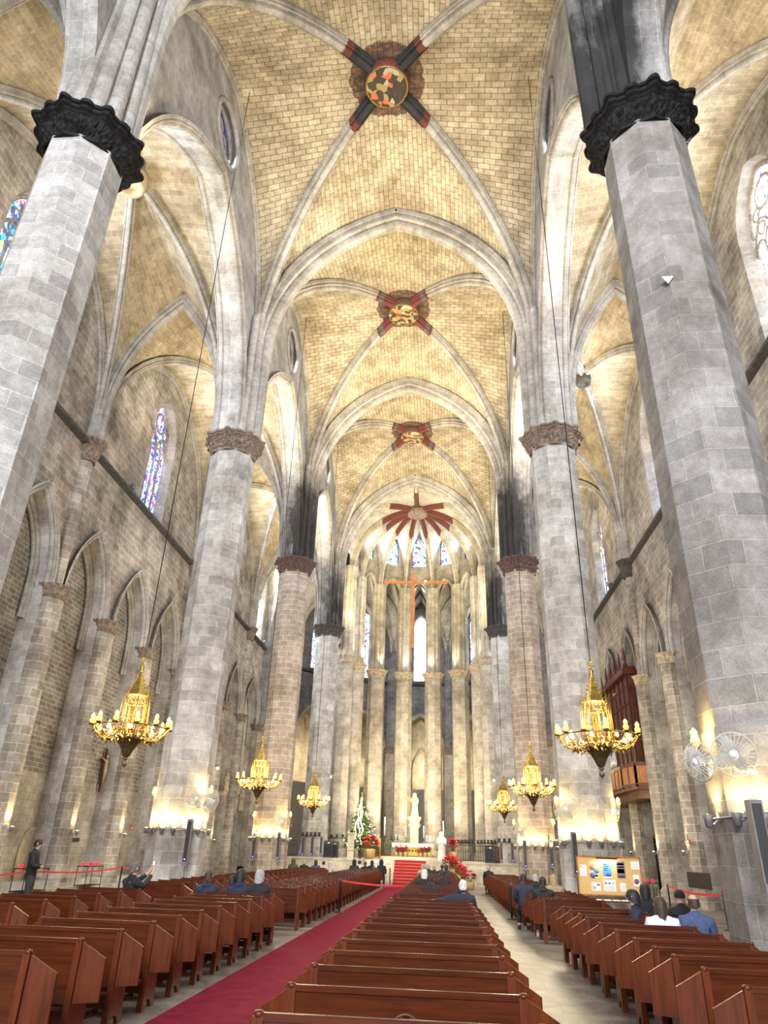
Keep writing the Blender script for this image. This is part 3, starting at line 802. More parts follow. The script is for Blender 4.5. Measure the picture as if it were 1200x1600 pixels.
# ambulatory: vaults, outer wall with tall windows and lit chapels
for k in range(7):
    nm = ['first', 'second', 'third', 'middle', 'fifth', 'sixth', 'seventh'][k]
    a0, a1, o0, o1 = ACOL[k], ACOL[k+1], OCOL[k], OCOL[k+1]
    am = (ANG[k]+ANG[k+1])/2; boss = (AC.x+10.2*math.cos(am), AC.y+10.2*math.sin(am))
    o = Vector((boss[0], boss[1], 26.8))
    t = thing('ceiling_ambulatory', 'rib vault of the passage behind the altar, %s bay from the left' % nm, 'vault', o, 'rib vaults behind the altar', 'structure')
    vault_bay(t, o, [a0, a1, o1, o0], boss, [27.4, 27.3, 27.5, 27.3], 20, 27.6, 'web_apse', 'rib_cream', moulding(.18, .36), 19)
    c0, c1 = Vector((*o0, 0)), Vector((*o1, 0)); L = (c1-c0).length; u = (c1-c0)/L; n = Vector((u.y, -u.x, 0))
    if n.dot((c0+c1)/2-Vector((0, 61.3, 0))) < 0: n = -n
    fr = Frame(c0, u, n); uc = L/2; w = L/2-.75
    arc = arch_loop(uc, w, 11.3, 14.9, 10)
    ww = .80
    hole = [(uc-ww, 18.6), (uc+ww, 18.6)] + arch_loop(uc, ww, 24.6, 26.0, 7)[::-1]
    m = MB()
    panel(m, fr, [[(0, 0), (uc-w, 0)]+arc+[(uc+w, 0), (L, 0), (L, 28), (0, 28)], hole], 0)
    reveal(m, fr, [(uc-w, 0)]+arc+[(uc+w, 0)], 0, .6, 0); reveal(m, fr, hole, 0, .6, 0, True)
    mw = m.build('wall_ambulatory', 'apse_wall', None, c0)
    tag(mw, 'dark wall behind the altar with a chapel arch and tall window, %s from the left' % nm, 'wall', kind='structure')
    m = MB()
    for sd in (-1, 1): rib(m, fcurve(fr, uc, w+.2, 11.3, 15.2, sd, 10, -.03), moulding(.2, .3), 11.3)
    m.build('arch_moulding', 'rib_cream', mw)
    m = MB(); m.prism([(-.02, 18.0), (.3, 18.1), (.3, 18.3), (-.02, 18.4)], lambda x, z: fr(0, z, -x), fr.u*L); m.build('string_course', 'cap_dark', mw)
    # chapel room
    m = MB(); B = 3.6; wi = w+.35
    cw = [(uc-wi, 0), (uc+wi, 0), (uc+wi, 15.3), (uc-wi, 15.3)]
    panel(m, fr, [cw], 0, B)
    for sg in (-1, 1):
        m.grid([[fr(uc+sg*wi, 0, .6), fr(uc+sg*wi, 15.3, .6)], [fr(uc+sg*wi*.8, 0, B), fr(uc+sg*wi*.8, 15.3, B)]], [[(0, 0), (0, 15.3)], [(3, 0), (3, 15.3)]])
    m.grid([[fr(uc-wi, 15.3, .6), fr(uc+wi, 15.3, .6)], [fr(uc-wi, 15.3, B), fr(uc+wi, 15.3, B)]], [[(0, 0), (4, 0)], [(0, 3), (4, 3)]])
    m.build('chapel_wall', 'cream', mw)
    m = MB()
    for sd in (-1, 1): rib(m, fcurve(fr, uc, .95, 9.6, 12.0, sd, 8, B-.1), moulding(.14, .2), 1)
    for sg in (-1, 1): m.tube([fr(uc+sg*(wi-.2), 7, 1), fr(uc+sg*(wi-.25), 11, 1.2), fr(uc+sg*wi*.6, 13.6, 1.8), fr(uc, 15, 2.2)], .14, 6)
    m.build('chapel_rib', 'rib_cream', mw)
    m = MB(); m.box(fr(uc, 4.4, .8), (w*2+.5, .12, 6.6), rz=math.atan2(u.y, u.x)); tag(m.build('chapel_screen', 'grey_panel', None, fr(uc, 1, .8)), 'grey screen below the lit chapel arch behind the altar, %s from the left' % nm, 'screen', 'grey chapel screens')
    g = MB(); g.poly([hole], lambda a, z: fr(a, z, .55)); go = g.build('glass', 'glass_white' if k == 3 else 'glass_choir', None, fr(uc, 18.6, .55))
    q = MB(); q.tube([fr(a, z, .5) for a, z in hole+[hole[0]]], .07, 6); q.tube([fr(uc, 18.6, .5), fr(uc, 25, .5)], .035, 6)
    for z in range(12): q.tube([fr(uc-ww, 18.9+.55*z, .52), fr(uc+ww, 18.9+.55*z, .52)], .016, 4)
    window('tall narrow stained glass window behind the choir columns, %s from the left' % nm, [go, q.build('tracery', 'iron', None, fr(uc, 18.6, .5))], 'tall windows behind the altar')
    t = thing('ambulatory_pier', 'dark clustered pier between the chapels behind the altar, %s from the left' % nm, 'pier', c0, 'piers behind the altar', 'structure')
    m = MB(); oct_shaft(m, c0, [(.62, 0), (.62, 11)]); m.build('shaft', 'pillar_apse', t)
    m = MB(); capital(m, c0, .62, 10.98, 11.5, .16, 40, k); m.build('capital', 'cap_brown', t)
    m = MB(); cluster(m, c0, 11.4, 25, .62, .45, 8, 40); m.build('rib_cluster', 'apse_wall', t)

# west wall behind the viewer, with the rose window that lights the nave
WY = -32.0
fr = Frame((-14.5, WY, 0), (1, 0, 0), (0, -1, 0))
m = MB()
for s in (-1, 1): m.poly([[(WY, 0), (-3.3, 0), (-3.3, 34), (WY, 34)]], lambda y, z: (s*14.5, y, z))
m.poly([[(-14.5, WY), (14.5, WY), (14.5, -3), (-14.5, -3)]], lambda x, y: (x, y, 34))
tag(m.build('wall_behind', 'wall', None, (0, WY, 0)), 'plain walls and roof of the bays behind the viewer', 'wall', kind='structure')
rose = [(14.5+4.2*math.cos(2*PI*k/32), 22+4.2*math.sin(2*PI*k/32)) for k in range(32)]
wl = [[(x-1.3, 8), (x+1.3, 8)]+arch_loop(x, 1.3, 20, 22.5, 7)[::-1] for x in (4.0, 25.0)]
m = MB(); panel(m, fr, [[(0, 0), (29, 0), (29, 34), (0, 34)], rose]+wl, 0); tag(m.build('wall_west', 'wall', None, (0, WY, 0)), 'west wall behind the viewer with a great rose window', 'wall', kind='structure')
g = MB(); g.poly([rose], lambda a, z: fr(a, z, .3)); go = g.build('glass', 'glass_pale', None, fr(14.5, 22, .3))
q = MB()
for rr in (4.2, 2.4, .9): ring(fr, 14.5, 22, rr, .2, .12, q, 32)
for k in range(12): q.tube([fr(14.5+.9*math.cos(PI*k/6), 22+.9*math.sin(PI*k/6), .2), fr(14.5+4.2*math.cos(PI*k/6), 22+4.2*math.sin(PI*k/6), .2)], .09, 6)
window('great rose window in the west wall behind the viewer', [go, q.build('tracery', 'wall', None, fr(14.5, 22, .2))])

for lp, sd in zip(wl, ('left', 'right')):
    g = MB(); g.poly([lp], lambda a, z: fr(a, z, .3)); window('tall west window behind the viewer at the end of the %s aisle' % sd, [g.build('glass', 'glass_pale', None, fr(lp[0][0]+1.3, 8, .3))])
# ------------------------------------------------------------------ pews
ORDN = ['first', 'second', 'third', 'fourth', 'fifth', 'sixth', 'seventh', 'eighth', 'ninth', 'tenth', 'eleventh', 'twelfth', 'thirteenth', 'fourteenth', 'fifteenth',
        'sixteenth', 'seventeenth', 'eighteenth', 'nineteenth', 'twentieth', '21st', '22nd', '23rd', '24th', '25th', '26th', '27th', '28th', '29th', '30th']
def pew_parts(w):
    """parts of a bench that faces +y, local coordinates"""
    P = []
    m = MB(); m.box((0, 0, .655), (w-.06, .028, .52)); P.append(('back', m, 'wood'))
    m = MB(); m.box((0, .0, .922), (w-.05, .055, .03)); m.box((0, -.002, .94), (w-.05, .035, .012)); P.append(('top_rail', m, 'wood'))
    m = MB(); m.box((0, .215, .43), (w+.02, .40, .032)); P.append(('seat', m, 'wood'))
    m = MB(); m.box((0, .20, .20), (w-.06, .03, .09)); P.append(('stretcher', m, 'wood'))
    m = MB(); m.box((0, -.24, .17), (w-.16, .15, .026)); m.box((-w/2+.14, -.13, .17), (.035, .30, .05)); m.box((w/2-.14, -.13, .17), (.035, .30, .05)); P.append(('kneeler', m, 'wood'))
    for s in (-1, 1):
        x = s*w/2
        m = MB(); m.prism([(-.045, 0), (.03, 0), (.03, .40), (.028, .93), (-.028, .93), (-.035, .40)], lambda y, z: (x-.032, y, z), (.064, 0, 0))
        m.lathe([(.034, .925), (.033, .945), (.024, .955), (.001, .958)], (x, 0, 0), 10); P.append(('post', m, 'wood_end'))
        d = Vector((s*.93, .36, 0)).normalized()
        m = MB(); m.prism([(.02, .925), (.275, .775), (.275, .405), (.02, .40)], lambda u, z: (x+d.x*u, d.y*u-.012, z), (0, .026, 0)); P.append(('end_panel', m, 'wood_end'))
        m = MB(); m.prism([(-.04, 0), (.08, 0), (.10, .05), (.14, .085), (.20, .10), (.26, .085), (.30, .05), (.32, 0), (.43, 0), (.40, .42), (.0, .42)],
                          lambda y, z: (x-s*.03-.022, y+.02, z), (.044, 0, 0)); P.append(('leg', m, 'wood_end'))
    return P
def rosette():
    m = MB()
    c = Vector((0, -.017, .70))
    n = 32
    m.tube([(c.x+.10*math.cos(2*PI*k/n), c.y, c.z+.10*math.sin(2*PI*k/n)) for k in range(n+1)], .011, 6, cap=False)
    m.tube([(c.x+.03*math.cos(2*PI*k/12), c.y, c.z+.03*math.sin(2*PI*k/12)) for k in range(13)], .009, 6, cap=False)
    for k in range(8):
        a = PI/8+PI/4*k
        m.tube([(c.x+.028*math.cos(a), c.y, c.z+.028*math.sin(a)), (c.x+.06*math.cos(a), c.y-.004, c.z+.06*math.sin(a)), (c.x+.095*math.cos(a), c.y, c.z+.095*math.sin(a))], [.006, .013, .007], 6)
    return m
def pew_proto(w, ros):
    t = thing('pew', '', 'pew', (0, 0, 0), '')
    for nm, m, mat in pew_parts(w): m.build(nm, mat, t)
    if ros: rosette().build('carved_rosette', 'wood_dark', t)
    return t
def pew_far(w):
    m = MB()
    for nm, q, mat in pew_parts(w):
        if nm == 'kneeler': continue
        k = len(m.v); m.v += q.v
        m.f += [tuple(i+k for i in f) for f in q.f]; m.uv += q.uv; m.mi += [0 if mat == 'wood' else 1]*len(q.f); m.sm += q.sm
    return m.build('pew', ['wood', 'wood_end'])
PEWS = {}
blocks = [('outer left', -5.14, 1.36, [11.81+1.01*k for k in range(6)], [19.7+.955*k for k in range(27)]),
          ('inner left', -2.195, 1.49, [6.95+.985*k for k in range(11)], [19.8+.955*k for k in range(28)]),
          ('centre right', 1.96, 1.66, [4.93+1.0*k for k in range(13)], [19.2+.955*k for k in range(27)]),
          ('far right', 5.34, 1.40, [6.8, 7.8, 8.72, 9.45, 10.35, 11.4, 12.5, 13.6, 14.3, 15.25, 16.2], [19.2+.955*k for k in range(25)])]
protos = {}
for nm, xc, w, near, far in blocks:
    rows = []
    p0 = pew_proto(w, nm in ('centre right', 'outer left'))
    for k, y in enumerate(near):
        lab = 'varnished wooden pew of the %s block, %s row from the camera' % (nm, ORDN[k])
        t = p0 if k == 0 else dup(p0)
        t.location = (xc, y, 0); t['label'] = lab; t['group'] = 'pews of the %s block' % nm
        rows.append(t)
    pf = pew_far(w)
    for k, y in enumerate(far):
        lab = 'varnished wooden pew of the %s block, %s row beyond the cross aisle' % (nm, ORDN[k])
        t = pf if k == 0 else dup(pf)
        t.location = (xc, y, 0); tag(t, lab, 'pew', 'pews of the %s block' % nm)
        rows.append(t)
m = MB(); m.box((-.2, 26.45, .006), (1.9, 46.5, .012)); tag(m.build('carpet_runner', 'carpet', None, (-.2, 26.4, 0)), 'long red carpet running up the middle aisle to the altar steps', 'carpet')

# ------------------------------------------------------------------ people
def skin_mesh(name, verts, edges, radii, root=0, sub=1):
    me = bpy.data.meshes.new(name); me.from_pydata(verts, edges, [])
    o = bpy.data.objects.new(name, me); COL.objects.link(o)
    md = o.modifiers.new('s', 'SKIN'); md.use_smooth_shade = True
    for i, r in enumerate(radii):
        sv = me.skin_vertices[0].data[i]; sv.radius = r if isinstance(r, tuple) else (r, r)
        sv.use_root = (i == root)
    ms = o.modifiers.new('d', 'SUBSURF'); ms.levels = sub; ms.render_levels = sub
    dg = bpy.context.evaluated_depsgraph_get(); dg.update()
    out = bpy.data.meshes.new_from_object(o.evaluated_get(dg))
    bpy.data.objects.remove(o); out.name = name
    for p in out.polygons: p.use_smooth = True
    return out
class Sk:
    def __init__(s): s.v = []; s.e = []; s.r = []
    def add(s, p, r, par=None):
        s.v.append(tuple(p)); s.r.append(r)
        if par is not None: s.e.append((par, len(s.v)-1))
        return len(s.v)-1
    def chain(s, pts, par):
        for p, r in pts: par = s.add(p, r, par)
        return par
    def hand(s, w, d, up, par, k=1.0):
        """palm, four unequal fingers and a thumb from wrist point w along d"""
        d = Vector(d).normalized(); up = Vector(up).normalized(); sd = d.cross(up).normalized(); w = Vector(w)
        palm = s.add(w+d*.05*k, (.034*k, .018*k), par)
        for q, l in ((-1.5, .062), (-.5, .075), (.5, .08), (1.5, .07)):
            a = s.add(w+d*.095*k+sd*q*.02*k, .0095*k, palm)
            b_ = s.add(w+d*(.095+l*.55)*k+sd*q*.022*k-up*.012*k, .0085*k, a)
            s.add(w+d*(.095+l*.9)*k+sd*q*.022*k-up*.035*k, .007*k, b_)
        a = s.add(w+d*.045*k+sd*.042*k-up*.01*k, .011*k, palm); s.add(w+d*.085*k+sd*.06*k-up*.025*k, .009*k, a)
SH = {'L': (-.185, -.015, 1.02), 'R': (.185, -.015, 1.02)}
def body(pose):
    """one continuous figure; sitting poses have the seat at z = .45"""
    s = Sk(); stand = pose == 'stand'
    dz = .47 if stand else 0
    pel = s.add((0, .02, .53+dz), (.155, .12)); b = s.chain([((0, 0, .70+dz), (.145, .105)), ((0, -.01, .90+dz), (.165, .115)), ((0, -.015, 1.03+dz), (.13, .085))], pel)
    nk = s.chain([((0, 0, 1.10+dz), .060), ((0, .010, 1.15+dz), .056)], b)
    hd = s.chain([((0, .03, 1.195+dz), (.070, .078)), ((0, .028, 1.255+dz), (.080, .096)), ((0, .022, 1.315+dz), (.073, .090)), ((0, .018, 1.36+dz), (.038, .048))], nk)
    for sg in (-1, 1):
        if stand:
            s.chain([((sg*.10, .02, .92), .095), ((sg*.10, .03, .52), .062), ((sg*.10, .0, .10), .045), ((sg*.11, .06, .05), .042), ((sg*.12, .17, .035), .035)], pel)
        else:
            s.chain([((sg*.11, .10, .53), .085), ((sg*.13, .46, .53), .064), ((sg*.13, .44, .12), .045), ((sg*.13, .50, .055), .042), ((sg*.14, .61, .04), .035)], pel)
    for sg in (-1, 1):
        sh = s.add((sg*.18, -.012, 1.015+dz), .062, b)
        if pose == 'photo':
            w = (sg*.07, .42, 1.18); e = s.chain([((sg*.25, .12, .92), .046), (w, .030)], sh); s.hand(w, (-sg*.3, .25, .9), (0, 1, .1), e)
        elif pose == 'arm' and sg < 0:
            w = (-.72, .05, .93); e = s.chain([((-.44, -.03, .95), .046), (w, .030)], sh); s.hand(w, (-1, .1, -.25), (0, 0, 1), e)
        elif stand:
            w = (sg*.06, .24, 1.17); e = s.chain([((sg*.27, .03, 1.20), .046), (w, .030)], sh); s.hand(w, (-sg, .1, -.1), (0, 1, 0), e)
        else:
            w = (sg*.10, .30, .64); e = s.chain([((sg*.255, .04, .76), .046), (w, .030)], sh); s.hand(w, (-sg*.5, .8, -.2), (0, 0, 1), e)
    return skin_mesh('body', s.v, s.e, s.r)
def coat(pose, long=False, hood=False):
    s = Sk(); stand = pose == 'stand'; dz = .47 if stand else 0
    pel = s.add((0, .0, .84 if stand else .50), (.20, .155)); b = s.chain([((0, -.01, .72+dz), (.19, .145)), ((0, -.02, .92+dz), (.205, .148)), ((0, -.018, 1.04+dz), (.175, .125)), ((0, -.012, 1.095+dz), (.10, .092)), ((0, .004, 1.15+dz), (.074, .074))], pel)
    if hood: s.chain([((0, -.075, 1.07+dz), (.12, .06)), ((0, -.12, 1.02+dz), (.10, .05))], b)
    for sg in (-1, 1):
        sh = s.add((sg*.19, -.015, 1.015+dz), .092, b-2)
        if pose == 'photo': q = [((sg*.255, .12, .92), .068), ((sg*.09, .385, 1.14), .050)]
        elif pose == 'arm' and sg < 0: q = [((-.44, -.03, .95), .070), ((-.66, .035, .934), .056)]
        elif stand: q = [((sg*.28, .03, 1.20), .068), ((sg*.11, .22, 1.175), .05)]
        else: q = [((sg*.265, .04, .76), .068), ((sg*.12, .27, .655), .05)]
        s.chain(q, sh)
    return skin_mesh('jacket', s.v, s.e, s.r)
def trousers(pose):
    s = Sk(); stand = pose == 'stand'
    pel = s.add((0, .02, 1.0 if stand else .54), (.165, .13)); s.add((0, .0, 1.14 if stand else .68), (.155, .115), pel)
    for sg in (-1, 1):
        if stand: s.chain([((sg*.10, .02, .88), .108), ((sg*.10, .03, .52), .082), ((sg*.10, .0, .10), .070)], pel)
        else: s.chain([((sg*.11, .10, .53), .098), ((sg*.13, .46, .53), .080), ((sg*.13, .44, .13), .062)], pel)
    return skin_mesh('trousers', s.v, s.e, s.r)
def hair(kind, dz=0):
    m = MB(); c = Vector((0, .012, 1.268+dz)); rows, uvs = [], []
    n = 20; K = 10
    low = {'short': -.03, 'long': -.30, 'bob': -.10, 'hood': -.14, 'bald': -.02, 'hat': .04}[kind]
    th = {'short': 1.05, 'long': 1.12, 'bob': 1.14, 'hood': 1.34, 'bald': 1.02, 'hat': 1.16}[kind]
    for k in range(K+1):
        t = k/K; row = []
        for j in range(n):
            a = 2*PI*j/n; back = .5-.5*math.sin(a)       # 1 at the back of the head, 0 at the face
            z1 = c.z-.06+ (1-back)*(.085 if kind != 'hood' else .02)
            f = PI*.5*min(1, t*1.35)
            rx, ry = .088*th, .108*th
            z = c.z + .098*th*math.cos(f) if t*1.35 <= 1 else c.z-(t-1/1.35)/(1-1/1.35)*(.065-low*1.0)*max(0, back**.6*1.15-.12)
            q = math.sin(f)
            if kind == 'bald': z = min(z, c.z+.035); q = max(q, .95)
            if t*1.35 > 1 and kind in ('long', 'bob'): q *= 1.04
            p = Vector((c.x+rx*q*math.cos(a), c.y+ry*q*math.sin(a), z))
            p += Vector((p.x-c.x, p.y-c.y, 0))*.10*noise.noise(p*38)
            row.append(p)
        rows.append(row); uvs.append([(0, 0)]*(n+1))
    ids = m.grid(rows, uvs, 0, True, closed=True)
    if kind != 'bald': m.face(ids[0], None)
    return m.build('hair', 'black')
def shoes(stand):
    m = MB()
    for s in (-1, 1):
        y = .06 if stand else .51
        m.lathe([(.001, -.045), (.044, -.045), (.05, -.02), (.045, .02), (.03, .045), (.001, .05)], (0, 0, 0), 12, M=Matrix.Translation((s*.125, y, .045)) @ Matrix.Diagonal((1, 3.0, 1, 1)))
        m.lathe([(.001, 0), (.052, 0), (.050, .07), (.001, .09)], (s*.125, y-.05, .03), 10)
    return m.build('shoes', 'black')
def face(dz=0):
    """nose, brows, eyes, mouth and ears set on the head"""
    m = MB(); y = .118
    m.tube([(0, y, 1.280+dz), (0, y+.022, 1.242+dz), (0, y+.006, 1.228+dz)], [.009, .014, .008], 6)
    for s in (-1, 1):
        m.ball((s*.082, .02, 1.252+dz), .026, 8, sz=1.3)
        m.ball((s*.031, y-.004, 1.278+dz), .011, 6, 1); m.tube([(s*.014, y, 1.296+dz), (s*.046, y-.012, 1.294+dz)], .004, 5, 1)
    m.tube([(-.022, y-.006, 1.202+dz), (0, y+.003, 1.204+dz), (.022, y-.006, 1.202+dz)], .006, 5, 2)
    return m.build('face', ['skin', 'black', 'lips'])
MT['skin'] = plain('skin', (.52, .31, .22), .55, var=.06); MT['lips'] = plain('lips', (.40, .16, .13), .5)
PAL = {'navy': (.016, .022, .045), 'black': (.012, .012, .014), 'charcoal': (.035, .035, .04), 'brown': (.07, .05, .035), 'cream': (.50, .46, .38), 'tan': (.30, .23, .15),
       'olive': (.07, .065, .045), 'white': (.66, .68, .74), 'greyblue': (.05, .075, .16), 'orange': (.75, .30, .04),
       'h_dark': (.014, .011, .010), 'h_brown': (.045, .024, .014), 'h_blond': (.34, .24, .13), 'h_grey': (.32, .32, .32), 'h_white': (.62, .60, .58), 'h_dgrey': (.09, .085, .08)}
for k, c in PAL.items(): MT['p_'+k] = plain('cloth '+k if k[1] != '_' else 'hair '+k[2:], c, .8 if k[1] != '_' else .6, var=.25, scale=25, bump=.3)
TMPL = {}
def tmpl(key, fn):
    if key not in TMPL:
        r = fn(); TMPL[key] = r.data if hasattr(r, 'data') else r
        if hasattr(r, 'data'): bpy.data.objects.remove(r)
    return TMPL[key]
def kid(nm, me, mats, par):
    me2 = me if len(me.materials) else me
    if not len(me.materials):
        for q in (mats if isinstance(mats, list) else [mats]): me.materials.append(MT[q])
    o = bpy.data.objects.new(nm, me); COL.objects.link(o); o.parent = par
    for i, q in enumerate(mats if isinstance(mats, list) else [mats]):
        o.material_slots[i].link = 'OBJECT'; o.material_slots[i].material = MT[q]
    return o
def person(u, v, Y, label, pose='sit', jacket='navy', hk='short', hc='h_dark', turn=0, hood=False, hmax=1.42, z0=None, grp=None):
    stand = pose == 'stand'
    if not stand:
        p = at(u, v, Y=Y); bl = min(blocks, key=lambda b: max(0, abs(p.x-b[1])-b[2]/2)); Y = min(bl[3]+bl[4], key=lambda r: abs(r+.2-Y))+.2
    p = at(u, v, Y=Y)
    top = 1.375+(.47 if stand else 0)
    sc = max(.93, min(1.12, p.z/top)) if z0 is None else z0
    t = thing('person', label, 'person', (p.x, Y-.02*sc, 0), grp)
    t.rotation_euler.z = turn; t.scale = (sc,)*3
    dz = .47 if stand else 0
    kid('body', tmpl(('b', pose), lambda: body(pose)), 'skin', t)
    kid('jacket', tmpl(('c', pose, hood), lambda: coat(pose, False, hood)), 'p_'+jacket, t)
    kid('trousers', tmpl(('t', stand), lambda: trousers(pose)), 'p_black' if jacket != 'black' else 'p_charcoal', t)
    kid('hair' if hk not in ('hood', 'hat') else hk, tmpl(('h', hk, dz), lambda: hair(hk, dz)), 'p_'+hc, t)
    kid('shoes', tmpl(('s', stand), lambda: shoes(stand)), 'p_black' if v != 1369 else 'p_white', t)
    kid('face', tmpl(('f', dz), lambda: face(dz)), ['skin', 'black', 'lips'], t)
    return t
G = 'people sitting in the pews'
person(62, 1309, 20.5, 'man in black standing with folded arms by the left aisle wall', 'stand', 'black', 'short', 'h_dark', turn=R(-75), z0=1.02)
pm = person(212, 1347, 17.3, 'seated man in black leather jacket holding up a phone to take a photo', 'photo', 'black', 'short', 'h_dgrey', turn=R(-38), grp=G)
person(328, 1359, 17.2, 'seated man with short grey-brown hair in hooded navy coat, left of three together', 'sit', 'navy', 'short', 'h_brown', turn=R(-8), hood=True, grp=G)
person(378, 1357, 17.25, 'seated woman with bushy dark hair in navy hooded coat', 'sit', 'navy', 'bob', 'h_dark', hood=True, grp=G)
person(364, 1371, 18.0, 'seated person with dark hair half hidden behind the bushy haired woman', 'sit', 'black', 'short', 'h_dark', grp=G)
person(407, 1358, 17.25, 'seated woman with straight grey bob in black puffer jacket', 'sit', 'black', 'bob', 'h_grey', grp=G)
person(723.4, 1374, 17.15, 'white-haired man in navy puffer jacket stretching his arm along the pew back', 'arm', 'navy', 'short', 'h_white', grp=G)
person(663, 1358, 25.2, 'seated person with white hair in black coat near the carpet', 'sit', 'black', 'bob', 'h_white', grp=G)
person(672, 1366, 21.4, 'seated dark haired person in black, in front of the white haired one', 'sit', 'black', 'short', 'h_dark', grp=G)
person(691.5, 1359, 26.2, 'seated broad man in black coat, middle of the centre right pews', 'sit', 'black', 'short', 'h_dark', grp=G)
for (u, v, Y, l, j, hk, hc) in [(660.5, 1350, 39, 'seated woman with long blond hair near the altar steps', 'tan', 'long', 'h_blond'), (664.5, 1350.5, 43, 'grey haired person beside the long blond hair near the altar', 'charcoal', 'short', 'h_grey'),
        (669.5, 1350, 40.5, 'seated man in black, front of the centre right pews', 'black', 'short', 'h_grey'), (678.5, 1351.5, 40.5, 'seated person with fair hair in black, front of the centre right pews', 'black', 'short', 'h_blond'),
        (691, 1350.5, 41, 'tall dark haired person in black by the poinsettia cascade', 'black', 'short', 'h_dark'), (697, 1351, 42, 'dark haired person right beside the poinsettia cascade', 'charcoal', 'bob', 'h_dark')]:
    person(u, v, Y, l, 'sit', j, hk, hc, grp=G)
for (u, v, Y, l, j, hk, hc) in [(459, 1341, 42, 'seated person in olive hooded coat at the far left', 'olive', 'hood', 'olive'), (476, 1343, 42, 'seated bald man in black suit at the far left', 'black', 'bald', 'h_grey'),
        (494, 1343, 43, 'seated person with long black hair at the far left', 'greyblue', 'long', 'h_dark'), (506, 1345, 43.5, 'seated dark haired person in cream jacket at the far left', 'cream', 'short', 'h_dark'),
        (516, 1347, 43.5, 'seated person in pale hooded jacket at the far left', 'cream', 'hood', 'cream'),
        (554, 1343, 45, 'person in black hood at the left end of the front left pews', 'charcoal', 'hood', 'black'), (562, 1344, 45.5, 'short dark haired person in white top in the front left pews', 'white', 'short', 'h_dark'),
        (571, 1346, 45, 'seated man with thin brown hair in black, front left pews', 'black', 'short', 'h_brown'), (581.5, 1344, 45.5, 'dark haired person in black behind the red poinsettias', 'black', 'bob', 'h_dark'),
        (588, 1346, 45, 'seated person in white head scarf in the front left pews', 'brown', 'hood', 'white'), (596, 1343, 45, 'person in black hood at the carpet end of the front left pews', 'black', 'hood', 'black')]:
    person(u, v, Y, l, 'sit', j, hk, hc, grp=G)
for (u, v, Y, l, j, hk, hc, tn) in [(763, 1352, 41, 'seated bald man in black at the head of the far right pews', 'black', 'bald', 'h_grey', 0), (817, 1364.5, 22.3, 'seated man with dark hair in navy coat, far right pews beyond the cross aisle', 'navy', 'short', 'h_dark', 0),
        (836, 1365, 24.5, 'seated grey haired person in black between the dark coats', 'black', 'short', 'h_grey', 0), (847, 1369, 20.3, 'seated person in black hooded coat on the cross aisle, white shoes below', 'black', 'short', 'h_dark', 0),
        (864, 1366, 23.0, 'seated woman with long fair hair near the notice board', 'tan', 'long', 'h_blond', -.2), (988, 1389, 14.6, 'dark haired woman in navy coat turning her face up to the vault', 'navy', 'bob', 'h_dark', R(75)),
        (1006, 1380, 16.5, 'person with curly dark hair in black behind the upturned face', 'black', 'bob', 'h_dark', -.1), (1029, 1400, 12.75, 'woman with long brown hair in white blouse and black pinafore', 'white', 'long', 'h_brown', -.05),
        (1060, 1390, 15.2, 'person in black woollen hat and black coat', 'black', 'hat', 'black', 0), (1081, 1396, 12.8, 'man with thinning hair in navy jacket at the right end of a pew', 'greyblue', 'bald', 'h_brown', -.1)]:
    person(u, v, Y, l, 'sit', j, hk, hc, turn=tn, hood=(j == 'black' and hk == 'short'), grp=G)
# the phone he holds, level with his raised hands
pr = pm.matrix_basis @ Vector((0, .46, 1.33)); p = Vector(pr)
m = MB(); m.box(p, (.075, .010, .155), rz=R(-38)); ph = m.build('phone', 'black', None, p)
m = MB(); d = Vector((math.sin(R(-38)), -math.cos(R(-38)), 0)); m.box(p+d*.0062, (.067, .002, .142), rz=R(-38)); m.build('screen', glow('phone screen', (.75, .85, 1), 1.2), ph)
tag(ph, 'phone with lit screen held up by the man in black', 'phone')
# ------------------------------------------------------------------ dais, steps and altar
MT['stair_red'] = plain('stair carpet', (.36, .02, .022), .95)
DZ = 1.4; DF = 51.0
m = MB()
pts = [(-8.6, DF), (8.6, DF), (8.6, 70), (-8.6, 70)]
m.box((0, (DF+70)/2, DZ/2), (17.2, 70-DF, DZ)); m.box((0, DF+.02, DZ-.05), (17.3, .1, .1)); tag(m.build('dais', 'marble', None, (0, 60, 0)), 'raised pale marble platform that carries the altar', 'platform', kind='structure')
m = MB()
for k in range(8): m.box((.45, DF-.28*(7-k)/2-.14-.0, .175*(k+.5)-.0), (6.6, .28*(7-k)+.28, .175))
tag(m.build('altar_steps', 'marble', None, (.45, DF-1, 0)), 'flight of pale stone steps up to the altar platform', 'steps')
m = MB(); rd = MB()
for k in range(8):
    y = DF-.28*(8-k)
    rd.tube([(-.93, y-.016, .175*k+.012), (1.13, y-.016, .175*k+.012)], .014, 5)
    m.box((.1, y-.006, .175*(k+.5)), (2.05, .012, .175)); m.box((.1, y+.14, .175*(k+1)+.006), (2.05, .29, .012))
sc_ = m.build('stair_carpet', 'stair_red', None, (.1, DF-1, 0)); tag(sc_, 'red carpet laid over the altar steps', 'carpet'); rd.build('step_edge_strip', 'marble', sc_)  # pale strips added so that the step edges show
for x, l in ((-5.6, 'left'), (5.0, 'right')):
    m = MB(); m.box((x, DF-.14, .50), (1.5, .22, 1.0)); m.box((x, DF-.27, .55), (1.1, .05, .62)); tag(m.build('stone_parapet', 'marble', None, (x, DF-.1, 0)), 'carved cream stone parapet in front of the platform, %s of the steps' % l, 'parapet')
